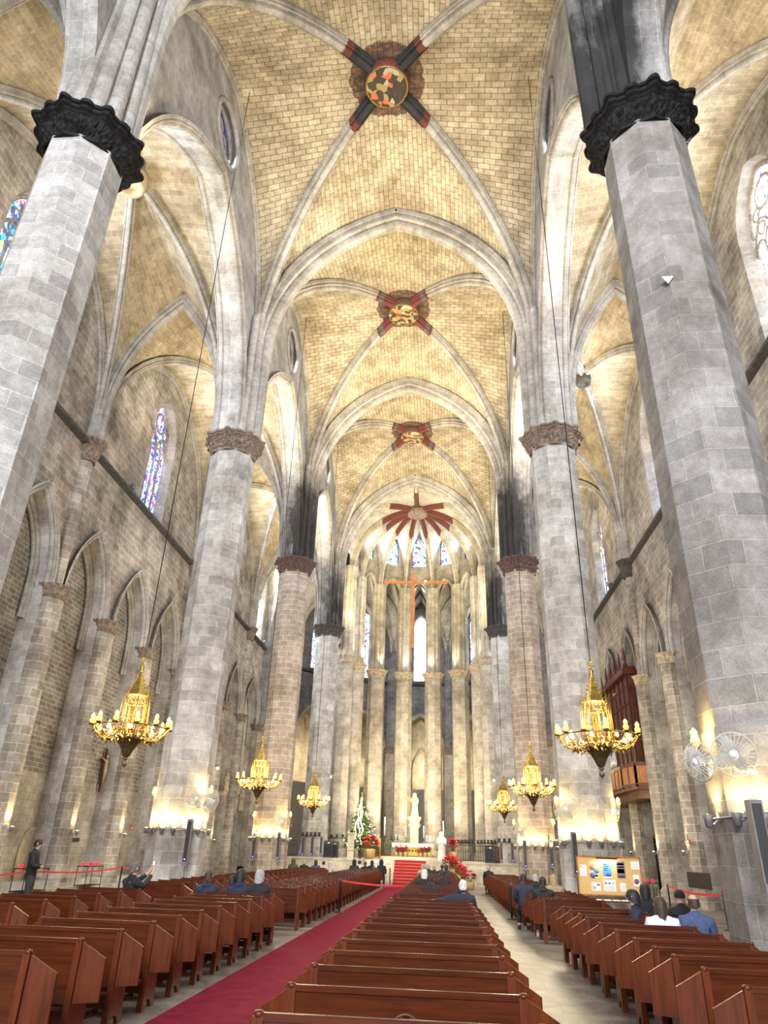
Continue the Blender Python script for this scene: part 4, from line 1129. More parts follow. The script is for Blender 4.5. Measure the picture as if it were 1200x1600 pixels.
# altar
AY = 55.0
m = MB(); m.box((.08, AY+.1, DZ+.1), (4.6, 2.4, .2)); tag(m.build('altar_step', 'marble', None, (.08, AY, DZ)), 'low marble step under the altar', 'step')
t = thing('altar_table', 'altar table with gilt front under a long white cloth', 'altar', (.08, AY, DZ+.2))
m = MB(); m.box((.08, AY+.35, DZ+.62), (2.5, .8, .84)); m.build('base', 'statue', t)
m = MB(); m.box((.08, AY-.08, DZ+.58), (1.1, .06, .6)); 
for k in range(5): m.ball((-.36+.22*k, AY-.12, DZ+.6), .09, 8)
m.build('gilt_relief', 'gold', t)
m = MB(); m.box((.08, AY+.3, DZ+1.06), (2.95, 1.05, .05))
m.box((.08, AY-.235, DZ+.94), (2.95, .02, .28)); m.box((-1.4, AY+.3, DZ+.80), (.02, 1.05, .55)); m.box((1.56, AY+.3, DZ+.80), (.02, 1.05, .55)); m.build('altar_cloth', 'cloth', t)
m = MB()
for k in range(40): m.box((-1.36+.0738*k, AY-.25, DZ+.80), (.045, .01, .05))
m.build('lace_edge', 'gold', t)
def candle(name, label, x, y, z, hs, hc, base=.16, grp=None, thick=.028):
    t = thing(name, label, 'candlestick', (x, y, z), grp)
    m = MB(); m.lathe([(base, 0), (base, .03), (base*.5, .08), (base*.22, .14), (base*.34, .2), (base*.2, hs*.5), (base*.32, hs*.55), (base*.2, hs*.6), (base*.22, hs-.08), (base*.55, hs-.03), (base*.55, hs)], (x, y, z), 14); m.build('stand', 'gold_dark', t)
    m = MB(); m.lathe([(thick, hs), (thick, hs+hc), (.004, hs+hc+.01)], (x, y, z), 10); m.build('candle', 'cloth', t)
    m = MB(); m.lathe([(.004, hs+hc+.01), (.018, hs+hc+.05), (.001, hs+hc+.11)], (x, y, z), 8); m.build('flame', 'spark', t)
    return t
for u, v, l in ((634, 1310, 'left end of the altar, taller'), (662, 1312, 'right part of the altar, in front of the column')):
    p = at(u, v, Y=AY+.2); candle('candlestick', 'white candle on the ' + l, p.x, AY+.2, DZ+1.09, .35, .7, .09, 'altar candles')
for u, l in ((618.5, 'left corner of the altar'), (666.5, 'inner right of the altar'), (672, 'right corner of the altar')):
    p = at(u, 1312, Y=AY+.4); candle('candlestick', 'short white candle on the ' + l, p.x, AY+.4, DZ+1.09, .06, .38, .06, 'short altar candles')
p = at(600, 1338, Y=AY-.6); candle('candlestick', 'very tall paschal candle in ornate gilt stand left of the altar', p.x, AY-.6, DZ, 1.5, 1.15, .36, None, .05)
p = at(693, 1338, Y=AY+.8); candle('candlestick', 'tall white candle on brass stand right of the altar behind the robed figure', p.x, AY+.8, DZ, 1.65, .9, .2, None, .04)
# statue of the Virgin on its bracket
def statue(name, label, p, h, mat, crown=True):
    t = thing(name, label, 'statue', p)
    m = MB(); f = lambda a: 1+.10*math.cos(7*a)*.6+.05*math.cos(3*a)
    m.lathe([(.16*h, 0), (.155*h, .1*h), (.13*h, .35*h), (.125*h, .55*h), (.15*h, .68*h), (.15*h, .78*h), (.07*h, .84*h)], p, 28, fr=f, smooth=True)
    m.lathe([(.04*h, .82*h), (.05*h, .86*h), (.066*h, .91*h), (.062*h, .96*h), (.02*h, 1.0*h)], p, 14)
    m.tube([(p[0]-.14*h, p[1]-.02*h, p[2]+.74*h), (p[0]-.13*h, p[1]-.13*h, p[2]+.60*h), (p[0]-.02*h, p[1]-.17*h, p[2]+.64*h)], [.05*h, .042*h, .03*h], 8)
    m.tube([(p[0]+.14*h, p[1]-.02*h, p[2]+.74*h), (p[0]+.14*h, p[1]-.12*h, p[2]+.58*h), (p[0]+.04*h, p[1]-.17*h, p[2]+.64*h)], [.05*h, .042*h, .03*h], 8)
    m.build('figure', mat, t)
    m = MB(); m.lathe([(.085*h, .80*h), (.085*h, .92*h), (.072*h, .985*h), (.01*h, 1.01*h)], (p[0], p[1]+.022*h, p[2]), 14, fr=lambda a: .9 if math.sin(a) < -.4 else 1.05); m.build('veil', mat, t)
    if crown:
        m = MB(); m.ball((p[0]+.10*h, p[1]-.14*h, p[2]+.74*h), .045*h, 8); m.lathe([(.06*h, .52*h), (.07*h, .62*h), (.05*h, .70*h)], (p[0]+.10*h, p[1]-.13*h, p[2]), 10); m.build('infant', mat, t)
    return t
VY = 58.4
p0, p1, p2 = at(648, 1268, Y=VY), at(647.5, 1290, Y=VY), at(648, 1317, Y=VY)
t = thing('statue_bracket', 'pale stone bracket and shaft that carries the statue behind the altar', 'pedestal', (p1.x, VY, DZ))
m = MB(); m.box((p1.x, VY, (DZ+p1.z)/2), (.62, .5, p1.z-DZ)); m.build('shaft', 'statue', t)
m = MB(); m.lathe([(.2, p1.z-.3), (.42, p1.z-.05), (.42, p1.z+.1), (.34, p1.z+.2), (.36, p0.z-.75), (.5, p0.z-.5), (.5, p0.z-.38)], (p1.x, VY, 0), 16, fr=lambda a: 1+.06*math.cos(8*a)); m.build('carved_bracket', 'statue', t)
statue('virgin_statue', 'tall pale carved statue standing on the stone bracket behind the altar', (p1.x, VY, p0.z-.38), at(648, 1239, Y=VY).z-p0.z+.38, 'statue')
p = at(690, 1343, Y=DF+.9); statue('robed_statue', 'white robed figure with bowed head standing right of the altar', (p.x, DF+.9, DZ), 1.8, 'cloth', False)
# hanging cross
t = thing('hanging_cross', 'large thin wooden cross hanging in front of the choir windows', 'cross', (-.13, 56, 20))
m = MB(); m.box((-.13, 56, 20.35), (.30, .12, 6.5)); m.build('upright', 'wood_panel', t)
m = MB(); m.box((.1, 55.93, 22.87), (5.45, .12, .22)); m.build('crossbar', 'wood_panel', t)
m = MB(); m.tube([(-.13, 56, 23.6), (-.13, 56.5, 32.6)], .015, 5); m.build('cable', 'iron', t)
m = MB(); m.ball((.92, 55.82, 22.93), .07, 8); m.build('lamp', 'spark', t)
# ------------------------------------------------------------------ plants
def leaf(m, p, d, l, w, droop=.2, n=4, mi=0):
    d = Vector(d).normalized(); s = d.cross(Vector((0, 0, 1)));
    if s.length < .1: s = Vector((1, 0, 0))
    s.normalize(); rows, uv = [], []
    for k in range(n+1):
        t = k/n; c = Vector(p)+d*l*t-Vector((0, 0, droop*l*t*t)); ww = w*math.sin(PI*min(.98, .08+.9*t))**.8
        rows.append([c-s*ww+Vector((0, 0, .15*ww)), c, c+s*ww+Vector((0, 0, .15*ww))]); uv.append([(0, t), (.5, t), (1, t)])
    m.grid(rows, uv, mi, True)
def rdir(up=.3): 
    a = random.uniform(0, 2*PI); return Vector((math.cos(a), math.sin(a), random.uniform(-.15, up)))
def palm(label, p, h):
    t = thing('potted_palm', label, 'plant', p, 'potted palms beside the altar')
    m = MB(); m.lathe([(.16, 0), (.2, .3), (.22, .42), (.2, .42)], p, 14); m.build('pot', 'terracotta', t)
    m = MB()
    for k in range(16):
        a = 2*PI*k/16+random.uniform(-.2, .2); e = random.uniform(.5, 1.6)
        d = Vector((math.cos(a), math.sin(a), e)).normalized(); L = h*random.uniform(.6, .9)
        for q in range(10):
            t_ = .3+.7*q/9; c = Vector(p)+Vector((0, 0, .4))+d*L*t_-Vector((0, 0, .35*L*t_*t_*(1-d.z*.6)))
            for sg in (-1, 1):
                s = d.cross(Vector((0, 0, 1))).normalized()*sg
                leaf(m, c, d*.7+s*.8, .30*h*.5*(1.15-t_*.6), .014*h, .25, 2)
    m.build('fronds', 'leaf', t)
p = at(615.5, 1316, Y=57); palm('bushy palm in a pot at the left of the altar', (p.x, 57, DZ), 2.3)
p = at(678, 1318, Y=57); palm('sparser palm in a pot at the right of the altar', (p.x, 57, DZ), 1.9)
def poinsettia(label, p, w, h, n, pot=True, grp='red poinsettias'):
    t = thing('poinsettia', label, 'plant', p, grp)
    if pot:
        m = MB(); m.lathe([(w*.22, 0), (w*.3, h*.3), (w*.32, h*.42), (w*.28, h*.42)], p, 12); m.build('pot', 'terracotta', t)
    g, r = MB(), MB()
    for k in range(n):
        a = random.uniform(0, 2*PI); q = math.sqrt(random.random()); z = h*(.95-.35*q*q)+random.uniform(-.06, .06)*h
        c = Vector(p)+Vector((math.cos(a)*q*w*.5, math.sin(a)*q*w*.5, z))
        for j in range(10):
            b_ = 2*PI*j/10*1.0+k; leaf(r, c, (math.cos(b_), math.sin(b_)-.55, random.uniform(-.2, .6)), .17*(.6+w*.5), .062*(.6+w*.5), .25, 3)
        for j in range(3):
            b_ = 2*PI*j/3+k*1.7; leaf(g, c-Vector((0, 0, .14)), (math.cos(b_), math.sin(b_), .05), .14*(.6+w*.5), .045*(.6+w*.5), .5, 3)
        g.tube([Vector(p)+Vector((0, 0, h*.35)), c], .008, 4)
    g.build('leaves', 'leaf', t); r.build('bracts', 'poin', t)
for k, (u, l) in enumerate(((619, 'at the far left'), (626, 'second from left'), (633, 'third from left'), (657, 'third from right'), (664, 'second from right'), (671, 'at the far right'))):
    p = at(u, 1340, Y=AY-.7); poinsettia('red poinsettia in a yellow pot in front of the altar, %s' % l, (p.x, AY-.62, DZ+.2), .42, .72, 8)
for (u, v, l, w, h, n, z) in [(577, 1350, 'large mound of red poinsettias on the platform left of the steps', 1.05, 1.5, 34, DZ-.15), (708, 1338, 'tall stand of red poinsettias on the platform edge right of the steps', .8, 1.45, 26, DZ-.1)]:
    p = at(u, v, Y=DF-.2); poinsettia(l, (p.x, DF+.3, DZ), w, h, n)
for k, (u, l, z) in enumerate(((703, 'upper', .9), (713, 'middle', .55), (719, 'lower', .25))):
    y = DF-.6-.45*k; p = at(u, 1345, Y=y); poinsettia('red poinsettia spilling down the right side of the steps, %s one' % l, (p.x, y, z), .85, 1.05, 18)
p = at(722, 1380, Y=44.5); poinsettia('poinsettia in pale pot on the floor, left of two below the cascade', (p.x, 46, 0), .7, 1.3, 12)
p = at(735, 1381, Y=46); poinsettia('poinsettia in pale pot on the floor, right of two below the cascade', (p.x, 46, 0), .85, 1.05, 14)
# ------------------------------------------------------------------ fir tree
TY = 53.3; p = at(562, 1343, Y=TY); TX = p.x; TH = at(559, 1243, Y=TY).z-DZ
t = thing('christmas_tree', 'tall lit fir tree with white ribbon lights on the platform left of the altar', 'tree', (TX, TY, DZ))
m = MB(); m.tube([(TX, TY, DZ), (TX, TY, DZ+TH*.9)], [.10, .02], 8); m.build('trunk', 'cap_brown', t)
m = MB(); sp = []
nb = 0
for lv in range(26):
    z = DZ+TH*(.20+.74*lv/25); rad = 1.4*(1-(lv/25)*.93)*random.uniform(.88, 1.08)
    for k in range(max(5, int(15*(1-lv/30)))):
        a = random.uniform(0, 2*PI); L = rad*random.uniform(.75, 1.1); d = Vector((math.cos(a), math.sin(a), -.12))
        base = Vector((TX, TY, z))
        for q in range(7):
            c = base+d*L*(.25+.75*q/6)
            for sg in (-1, 1, 0):
                s = Vector((-d.y, d.x, 0))*sg
                leaf(m, c, d*.8+s+Vector((0, 0, random.uniform(-.1, .5))), .28*(.6+.5*L), .05, .2, 2)
        if random.random() < .38: sp.append(base+d*L*random.uniform(.85, 1.08))
m.build('branches', 'needle', t)
m = MB()
for s in sp: m.ball(s, .028, 6)
m.build('fairy_lights', 'spark', t)['kind'] = 'stuff'
m = MB()
for k in range(3):
    a0 = -PI/2-.1+(k-1)*.28
    pts = []
    for q in range(22):
        f = q/21; r = .1+1.0*f*(.95 if k != 1 else .85); a = a0+.12*math.sin(q*.8+k); pts.append((TX+r*math.cos(a), TY+r*math.sin(a)-.05, DZ+TH*(.97-.72*f)))
    m.tube(pts, [.03+.03*abs(math.sin(q*1.1)) for q in range(22)], 6)
m.build('white_ribbon', plain('white ribbon', (.85, .82, .7), .6, emit=(1, .9, .65), estr=.1), t)
m = MB(); m.lathe([(.02, -.1), (.05, .0), (.16, .1), (.05, .16), (.09, .28), (.001, .34)], (TX, TY, DZ+TH-.1), 10, fr=lambda a: 1+.3*math.cos(5*a)); m.build('angel_topper', 'gold', t)
light('tree_light', 'POINT', (TX+.2, TY-1.3, DZ+2.2), 60, (1, .88, .6), shadow_soft_size=.5)
# ------------------------------------------------------------------ platform furniture
p = at(547, 1343, Y=DF+.3)
t = thing('lectern', 'slim pale marble lectern standing before the fir tree', 'lectern', (p.x, DF+.35, DZ))
m = MB(); m.box((p.x, DF+.35, DZ+.75), (.42, .38, 1.5)); m.build('shaft', 'marble', t)
m = MB(); m.box((p.x, DF+.35, DZ+.48), (.48, .42, .06)); m.build('gilt_band', 'gold', t)
m = MB(); m.box((p.x, DF+.33, DZ+1.54), (.52, .46, .07)); m.build('top', 'marble', t)
p = at(583, 1338, Y=54); t = thing('celebrant_chair', 'wide wooden panelled chair back beside the paschal candle', 'chair', (p.x, 54, DZ))
m = MB(); m.box((p.x, 54, DZ+.75), (1.05, .07, 1.15)); m.build('back_panel', 'board', t)
m = MB(); m.box((p.x, 53.7, DZ+.48), (1.05, .6, .06)); m.build('seat', 'wood_panel', t)
for s in (-1, 1):
    m = MB(); m.box((p.x+s*.48, 53.72, DZ+.24), (.06, .55, .48)); m.build('leg', 'wood_panel', t)
def cabinet(label, u, v, w, h, Y, z=DZ, grp='black loudspeaker cabinets'):
    p = at(u, v, Y=Y); t = thing('loudspeaker', label, 'loudspeaker', (p.x, Y, z), grp)
    m = MB(); m.box((p.x, Y, z+h/2), (w, .5, h)); m.build('cabinet', 'black', t)
    m = MB(); m.box((p.x, Y-.26, z+h*.45), (w*.86, .02, h*.7)); m.build('grille', 'iron', t)
    m = MB(); m.box((p.x+.04, Y-.275, z+h*.86), (w*.22, .01, h*.05)); m.build('white_mark', 'white', t)
cabinet('black loudspeaker cabinet at the left of the platform, left of the pair', 512.5, 1338, .62, 1.05, DF+.5)
cabinet('black loudspeaker cabinet at the left of the platform, beside the drum stand', 522, 1338, .5, 1.0, DF+1.0)
cabinet('black loudspeaker cabinet with pale mark on the right of the platform', 765.5, 1347, .62, 1.05, DF+.5)
p = at(775, 1347, Y=DF+.9); m = MB(); m.box((p.x, DF+.9, DZ+.5), (.55, .5, 1.0)); tag(m.build('wooden_cabinet', 'wood_dark', None, (p.x, DF+.9, DZ)), 'dark wooden cabinet beside the right loudspeaker', 'cabinet')
def rail(label, u0, u1, v, Y):
    a, b_ = at(u0, v, Y=Y), at(u1, v, Y=Y); t = thing('iron_railing', label, 'railing', ((a.x+b_.x)/2, Y, DZ), 'iron railings of the platform')
    m = MB(); m.tube([(a.x, Y, DZ+1.0), (b_.x, Y, DZ+1.0)], .022, 6); m.tube([(a.x, Y, DZ+.12), (b_.x, Y, DZ+.12)], .018, 6); m.build('rails', 'iron', t)
    m = MB(); n = max(4, int(abs(b_.x-a.x)/.16))
    for k in range(n+1):
        x = a.x+(b_.x-a.x)*k/n; m.tube([(x, Y, DZ), (x, Y, DZ+1.0)], .012, 5)
        if k < n:
            d = (b_.x-a.x)/n; m.tube([(x, Y, DZ+.55), (x+d*.5, Y, DZ+.85), (x+d, Y, DZ+.55)], .009, 4)
    m.build('bars', 'iron', t)
rail('black iron railing on the right side of the platform', 716, 779, 1347, DF+.25)
rail('black iron railing between the choir columns on the right', 688, 712, 1335, 64)
rail('black iron railing between the choir columns on the left', 601, 612, 1338, 64)
rail('black iron railing behind the far left seated people', 444, 462, 1348, DF+.1)
# ------------------------------------------------------------------ chandeliers
def shade_prof(k=1): return [(.025*k, 0), (.06*k, .03*k), (.07*k, .075*k), (.045*k, .12*k), (.04*k, .145*k), (.058*k, .19*k)]
def chandelier_proto():
    t = thing('chandelier', '', 'chandelier', (0, 0, 0), 'gilt chandeliers of the nave')
    m = MB(); m.tube([(1.0*math.cos(2*PI*k/40), 1.0*math.sin(2*PI*k/40), -.04) for k in range(41)], .022, 6, cap=False)
    m.tube([(.38*math.cos(2*PI*k/24), .38*math.sin(2*PI*k/24), -.24) for k in range(25)], .025, 6, cap=False)
    for k in range(24):
        a = 2*PI*k/24; c, s = math.cos(a), math.sin(a)
        m.tube([(.30*c, .30*s, -.26), (.5*c, .5*s, -.36), (.75*c, .75*s, -.32), (.95*c, .95*s, -.12), (1.0*c, 1.0*s, -.02)], .014, 5)
    m.build('rim', 'gold', t)
    m = MB(); rnd = random.Random(4)
    for k in range(520):
        a = rnd.uniform(0, 2*PI); r = rnd.uniform(.35, 1.02); z = -.36+.30*max(0, (r-.6)/.45)**1.6+rnd.uniform(-.05, .22)*(1.1-r*.6)
        b_ = rnd.uniform(0, 2*PI); leaf(m, (r*math.cos(a), r*math.sin(a), z), (math.cos(b_), math.sin(b_), rnd.uniform(-.9, .8)), .11, .022, .3, 2)
    m.build('filigree', 'gold', t)['kind'] = 'stuff'
    m = MB(); m.lathe([(.40, -.26), (.36, -.34), (.24, -.46), (.15, -.62), (.09, -.76), (.03, -.80)], n=16, fr=lambda a: 1+.04*math.cos(16*a))
    for k in range(24): m.ball((.39*math.cos(PI*k/12), .39*math.sin(PI*k/12), -.25), .026, 6)
    m.build('lower_cone', 'gold_dark', t)
    m = MB(); m.lathe([(.02, -.78), (.07, -.83), (.03, -.87), (.03, -.9), (.075, -.96), (.05, -1.01), (.015, -1.04), (.001, -1.08)], n=12); m.build('drop_finial', 'gold_dark', t)
    m = MB()
    for k in range(6):
        a = PI/3*k; c, s = math.cos(a), math.sin(a)
        m.tube([(.34*c, .34*s, -.25), (.31*c, .31*s, .45), (.29*c, .29*s, .85)], .02, 5); m.tube([(.31*c, .31*s, .80), (.3*c, .3*s, 1.2)], [.016, .003], 5)
        a2 = a+PI/6; c2, s2 = math.cos(a2), math.sin(a2)
        m.tube([(.30*c, .30*s, .62), (.29*c2, .29*s2, .82), (.30*math.cos(a+PI/3), .30*math.sin(a+PI/3), .62)], .014, 5)
        m.tube([(.40*c2, .40*s2, -.2), (.37*c2, .37*s2, .95)], [.012, .004], 5); m.tube([(.27*c2, .27*s2, -.2), (.25*c2, .25*s2, .6)], .012, 5)
        for q in (-.25, .25):
            m.tube([(.42*math.cos(a+q), .42*math.sin(a+q), -.15), (.39*math.cos(a+q), .39*math.sin(a+q), .55), (.37*math.cos(a+q), .37*math.sin(a+q), 1.05)], [.010, .009, .003], 5)
    for z, r in ((-.1, .36), (.25, .335), (.62, .31), (.84, .30)): m.tube([(r*math.cos(PI*k/9), r*math.sin(PI*k/9), z) for k in range(19)], .014, 5, cap=False)
    m.build('lantern_cage', 'gold', t)
    m = MB(); m.lathe([(.29, .84), (.22, 1.0), (.13, 1.22), (.05, 1.48), (.03, 1.52)], n=6, smooth=False); 
    for k in range(6):
        for q in range(6):
            a = PI/3*k; r = .29-.24*q/6; m.ball((r*math.cos(a), r*math.sin(a), .86+.62*q/6), .026, 5)
    m.build('spire', 'gold', t)
    m = MB(); m.lathe([(.03, 1.5), (.07, 1.54), (.04, 1.58), (.075, 1.66), (.03, 1.73), (.02, 1.76)], n=10); m.tube([(.08*math.cos(PI*k/8), 0, 1.85+.08*math.sin(PI*k/8)) for k in range(17)], .022, 6, cap=False); m.build('top_ring', 'gold', t)
    m = MB(); m.lathe([(.07, -.2), (.09, -.05), (.06, .25), (.085, .36), (.05, .44), (.055, .52), (.001, .56)], n=10); m.build('figure', 'gold', t)
    for k in range(12):
        a = 2*PI*k/12; c, s = math.cos(a), math.sin(a)
        m = MB(); m.lathe([(.02, -.05), (.075, -.03), (.08, .0), (.03, .01)], (1.03*c, 1.03*s, 0), 10); cup = m.build('candle_cup', 'gold_dark', t)
        m = MB(); m.lathe(shade_prof(), (1.03*c, 1.03*s, .01), 10); sh = m.build('lamp_shade', 'amber', cup)
        m = MB(); m.lathe([(.03, .10), (.042, .16), (.035, .22), (.001, .26)], (1.03*c, 1.03*s, .01), 8); m.build('bulb', 'bulb', cup)
    for k in range(8):
        a = 2*PI*(k+.5)/8; c, s = math.cos(a), math.sin(a)
        m = MB(); m.lathe([(.02, -.10), (.05, -.07), (.04, .0), (.001, .06)], (.80*c, .80*s, -.05), 8); m.build('bulb', 'bulb', t)
    m = MB(); m.tube([(0, 0, 1.9), (0, 0, 28.0)], .016, 6); m.build('cable', 'iron', t)
    return t
ch0 = chandelier_proto(); first = True
for i, (yb, zl, on) in enumerate([(18.95, 4.72, 'nearest'), (33.7, 4.7, 'second'), (48.0, 4.75, 'farthest')]):
    for s in (-1, 1):
        x = s*6.28 if i == 0 else (s*6.3+.0 if i == 1 else s*6.15)
        t = ch0 if first else dup(ch0); first = False
        t.location = (x, yb, zl); t['label'] = 'gilt chandelier with glowing amber lamps on the %s side of the nave, %s of three' % ('left' if s < 0 else 'right', on)
        light('chandelier_light', 'POINT', (x, yb, zl+.35), (520, 900, 600)[i], (1, .82, .54), shadow_soft_size=1.0)
# ------------------------------------------------------------------ lamps on the pillars
def uplighter_proto():
    t = thing('uplighter', '', 'lamp', (0, 0, 0))
    m = MB(); m.lathe([(.02, -.16), (.055, -.14), (.065, -.05), (.085, .03)], (0, -.16, 0), 12); m.build('housing', 'grey_metal', t)
    m = MB(); m.lathe([(.080, .02), (.08, .03), (.001, .035)], (0, -.16, 0), 12); m.build('lens', 'lens', t)
    m = MB(); m.tube([(0, .02, -.02), (0, -.08, -.1), (0, -.16, -.12)], .018, 6); m.box((0, .0, 0), (.10, .03, .12)); m.build('bracket', 'steel', t)
    return t
UP = uplighter_proto(); UPS = [True]
def uplighter(loc, out, label, grp, e=30, col=(1, .74, .34), spread=2.0, aimz=2.4):
    t = UP if UPS[0] else dup(UP); UPS[0] = False
    out = Vector(out).normalized(); t.location = loc; t.rotation_euler.z = math.atan2(out.x, -out.y); t['label'] = label; t['group'] = grp
    p = Vector(loc)+out*.17+Vector((0, 0, .06))
    if e: light('uplight', 'SPOT', p, e, col, aim=p+Vector((-out.x*.16, -out.y*.16, aimz)), spot_size=spread, spot_blend=.6, shadow_soft_size=.04)
PN = {(1, -1): 'nearest left', (1, 1): 'nearest right', (2, -1): 'second left', (2, 1): 'second right', (3, -1): 'third left', (3, 1): 'third right', (4, -1): 'fourth left', (4, 1): 'fourth right'}
for i in (1, 2, 3):
    for s in (-1, 1):
        if (i, s) == (1, -1): continue
        c = PIL[(i, s)]; z = 2.34 if i > 1 else 2.46
        for fi, fa in enumerate((-5*PI/4, -PI, -3*PI/4, -PI/2, -PI/4, 0) if i > 1 else (-PI, -3*PI/4, -PI/2, -PI/4)):
            n = Vector((math.cos(fa), math.sin(fa), 0)); tg = Vector((-n.y, n.x, 0))
            for q in ((-.20, .20) if fi not in (0, 5) else (0,)):
                p = Vector((c[0], c[1], z))+n*.955+tg*q
                uplighter(p, n, 'small uplighter in the ring of lamps round the %s pillar' % PN[(i, s)], 'ring of uplighters on the %s pillar' % PN[(i, s)], 34 if i > 1 else 26)
        m = MB(); m.tube([(c[0]+1.02*math.cos(PI/8+PI/4*k)*1.03, c[1]+1.02*math.sin(PI/8+PI/4*k)*1.03, z-.02) for k in range(9)], .014, 5, cap=False)
        tag(m.build('cable_ring', 'steel', None, (c[0], c[1], z)), 'thin cable running round the %s pillar between its lamps' % PN[(i, s)], 'cable')
# low lamps on the chapel piers
for s in (-1, 1):
    for i in (1, 2, 3):
        for q in range(3):
            y = YR[i]+q*(YR[i+1]-YR[i])/3
            if (s < 0 and not 25 < y < 62) or (s > 0 and y < 24): continue
            uplighter((s*(AX-.62), y, 2.25), (-s, 0, 0), 'small uplighter low on the %s chapel piers, %s bay, pier %d' % ('left' if s < 0 else 'right', BAYN[i], q+1), 'uplighters on the chapel piers', 70, (1, .74, .36))
def sconce(u, v, Y, label, big=1.0):
    p = at(u, v, Y=Y); t = thing('wall_sconce', label, 'lamp', p, 'amber sconces on the pillars')
    m = MB(); m.tube([(p.x, Y+.35, p.z-.30), (p.x, Y+.2, p.z-.16), (p.x, Y, p.z-.14)], .022*big, 6); m.lathe([(.02, -.14), (.07, -.11), (.075, -.09), (.02, -.08)], p, 10)
    m.tube([(p.x, Y+.34, p.z-.55), (p.x+.06, Y+.28, p.z-.42), (p.x-.05, Y+.22, p.z-.32), (p.x, Y+.2, p.z-.16)], .016*big, 5); m.build('bracket', 'gold_dark', t)
    m = MB(); m.lathe([(r*1.1*big, z*1.15*big-.08) for r, z in shade_prof()], p, 12); sh = m.build('lamp_shade', 'amber', t)
    m = MB(); m.lathe([(.035, -.02), (.055*big, .06), (.045*big, .14), (.001, .20)], p, 10); m.build('bulb', 'bulb', t)
    light('sconce_light', 'POINT', (p.x, Y-.12, p.z+.06), 16, (1, .66, .22), shadow_soft_size=.08)
for u, v, Y, l in [(241, 1238, 26.2, 'left side of the second left pillar'), (330, 1236, 26.0, 'right side of the second left pillar'), (397, 1274, 40.8, 'left side of the third left pillar'), (454, 1274, 40.5, 'right side of the third left pillar'),
                   (869, 1253, 26.0, 'left side of the second right pillar'), (966, 1255, 26.2, 'right side of the second right pillar'), (803, 1286, 40.5, 'left side of the third right pillar'), (865, 1286, 40.8, 'right side of the third right pillar')]:
    sconce(u, v, Y, 'glowing amber sconce on the ' + l)
sconce(1086, 1157, 11.9, 'large amber sconce with scrolled bracket on the nearest right pillar', 1.0)
def fan(u, v, Y, r, face_dir, label, arm):
    p = at(u, v, Y=Y); d = Vector(face_dir).normalized(); t = thing('wall_fan', label, 'fan', p, 'white wall fans on the pillars')
    q = d.to_track_quat('Z', 'Y').to_matrix().to_4x4(); q.translation = p
    m = MB()
    for k in range(28):
        a = 2*PI*k/28; m.tube([q @ Vector((r*f*math.cos(a), r*f*math.sin(a), .09*math.sqrt(max(0, 1-f*f))+.03)) for f in (.22, .5, .8, .97, 1)], .0045, 4)
        m.tube([q @ Vector((r*f*math.cos(a), r*f*math.sin(a), -.08*math.sqrt(max(0, 1-f*f)))) for f in (.22, .6, .95, 1)], .0019, 4)
    for f, z in ((1, .03), (1, .0), (.62, .10)): m.tube([q @ Vector((r*f*math.cos(PI*k/14), r*f*math.sin(PI*k/14), z)) for k in range(29)], .009 if f == 1 else .004, 5, cap=False)
    m.build('guard', 'guard_wire', t)
    for k in range(4):
        m = MB(); a = PI/2*k+.4; rows = []
        for f in (.22, .5, .78, .9):
            w = r*.30*math.sin(PI*min(1, .35+f*.55)); rows.append([q @ Vector((r*f*math.cos(a)-e*w*math.sin(a), r*f*math.sin(a)+e*w*math.cos(a), .02+.035*e)) for e in (-1, 0, 1)])
        m.grid(rows, [[(0, 0)]*3]*4); m.build('blade', 'fanblade', t)
    m = MB(); m.lathe([(.001, .125), (r*.22, .115), (r*.25, .06), (r*.25, -.02), (r*.2, -.14), (r*.1, -.18)], (0, 0, 0), 16, M=q); m.build('motor', 'white', t)
    m = MB(); m.tube([q @ Vector((0, 0, -.12)), p-d*.14+Vector((0, 0, -r*.7)), Vector(arm)], [.035, .05, .04], 8); m.build('arm', 'white', t)
MT['guard_wire'] = plain('pale guard wire', (.5, .5, .48), .35, var=.03)
MT['fanblade'] = plain('clear fan blade', (.45, .45, .42), .25, var=.05)
MT['fanblade'].node_tree.nodes['Principled BSDF'].inputs['Alpha'].default_value = .75
fan(1147, 1178, 10.75, .30, (-.45, -1, -.25), 'large white caged fan facing the viewer on the nearest right pillar', at(1180, 1205, Y=11.0))
fan(1094, 1190, 11.0, .27, (-1, -.55, -.15), 'white caged fan turned sideways, on the left edge of the nearest right pillar', at(1112, 1185, Y=11.6))
fan(307, 1248, 25.1, .36, (.3, -1, -.15), 'white caged fan facing the viewer on the second left pillar', (-6.6, 25.5, 3.1))
fan(330, 1252, 25.4, .36, (1, -.4, -.2), 'white caged fan turned to the aisle on the second left pillar', (-6.4, 25.8, 3.2))
fan(440, 1283, 39.8, .40, (.2, -1, -.15), 'white caged fan on the third left pillar', (-6.5, 40.2, 3.1))
fan(885, 1265, 25.2, .42, (-.35, -1, -.2), 'white caged fan on the second right pillar', (6.6, 25.6, 3.0))
fan(813, 1297, 39.8, .42, (-.3, -1, -.15), 'white caged fan on the third right pillar', (6.6, 40.2, 2.9))
fan(963, 1268, 25.6, .30, (1, -.3, -.2), 'small white fan at the right edge of the second right pillar', (8.0, 26, 3.1))
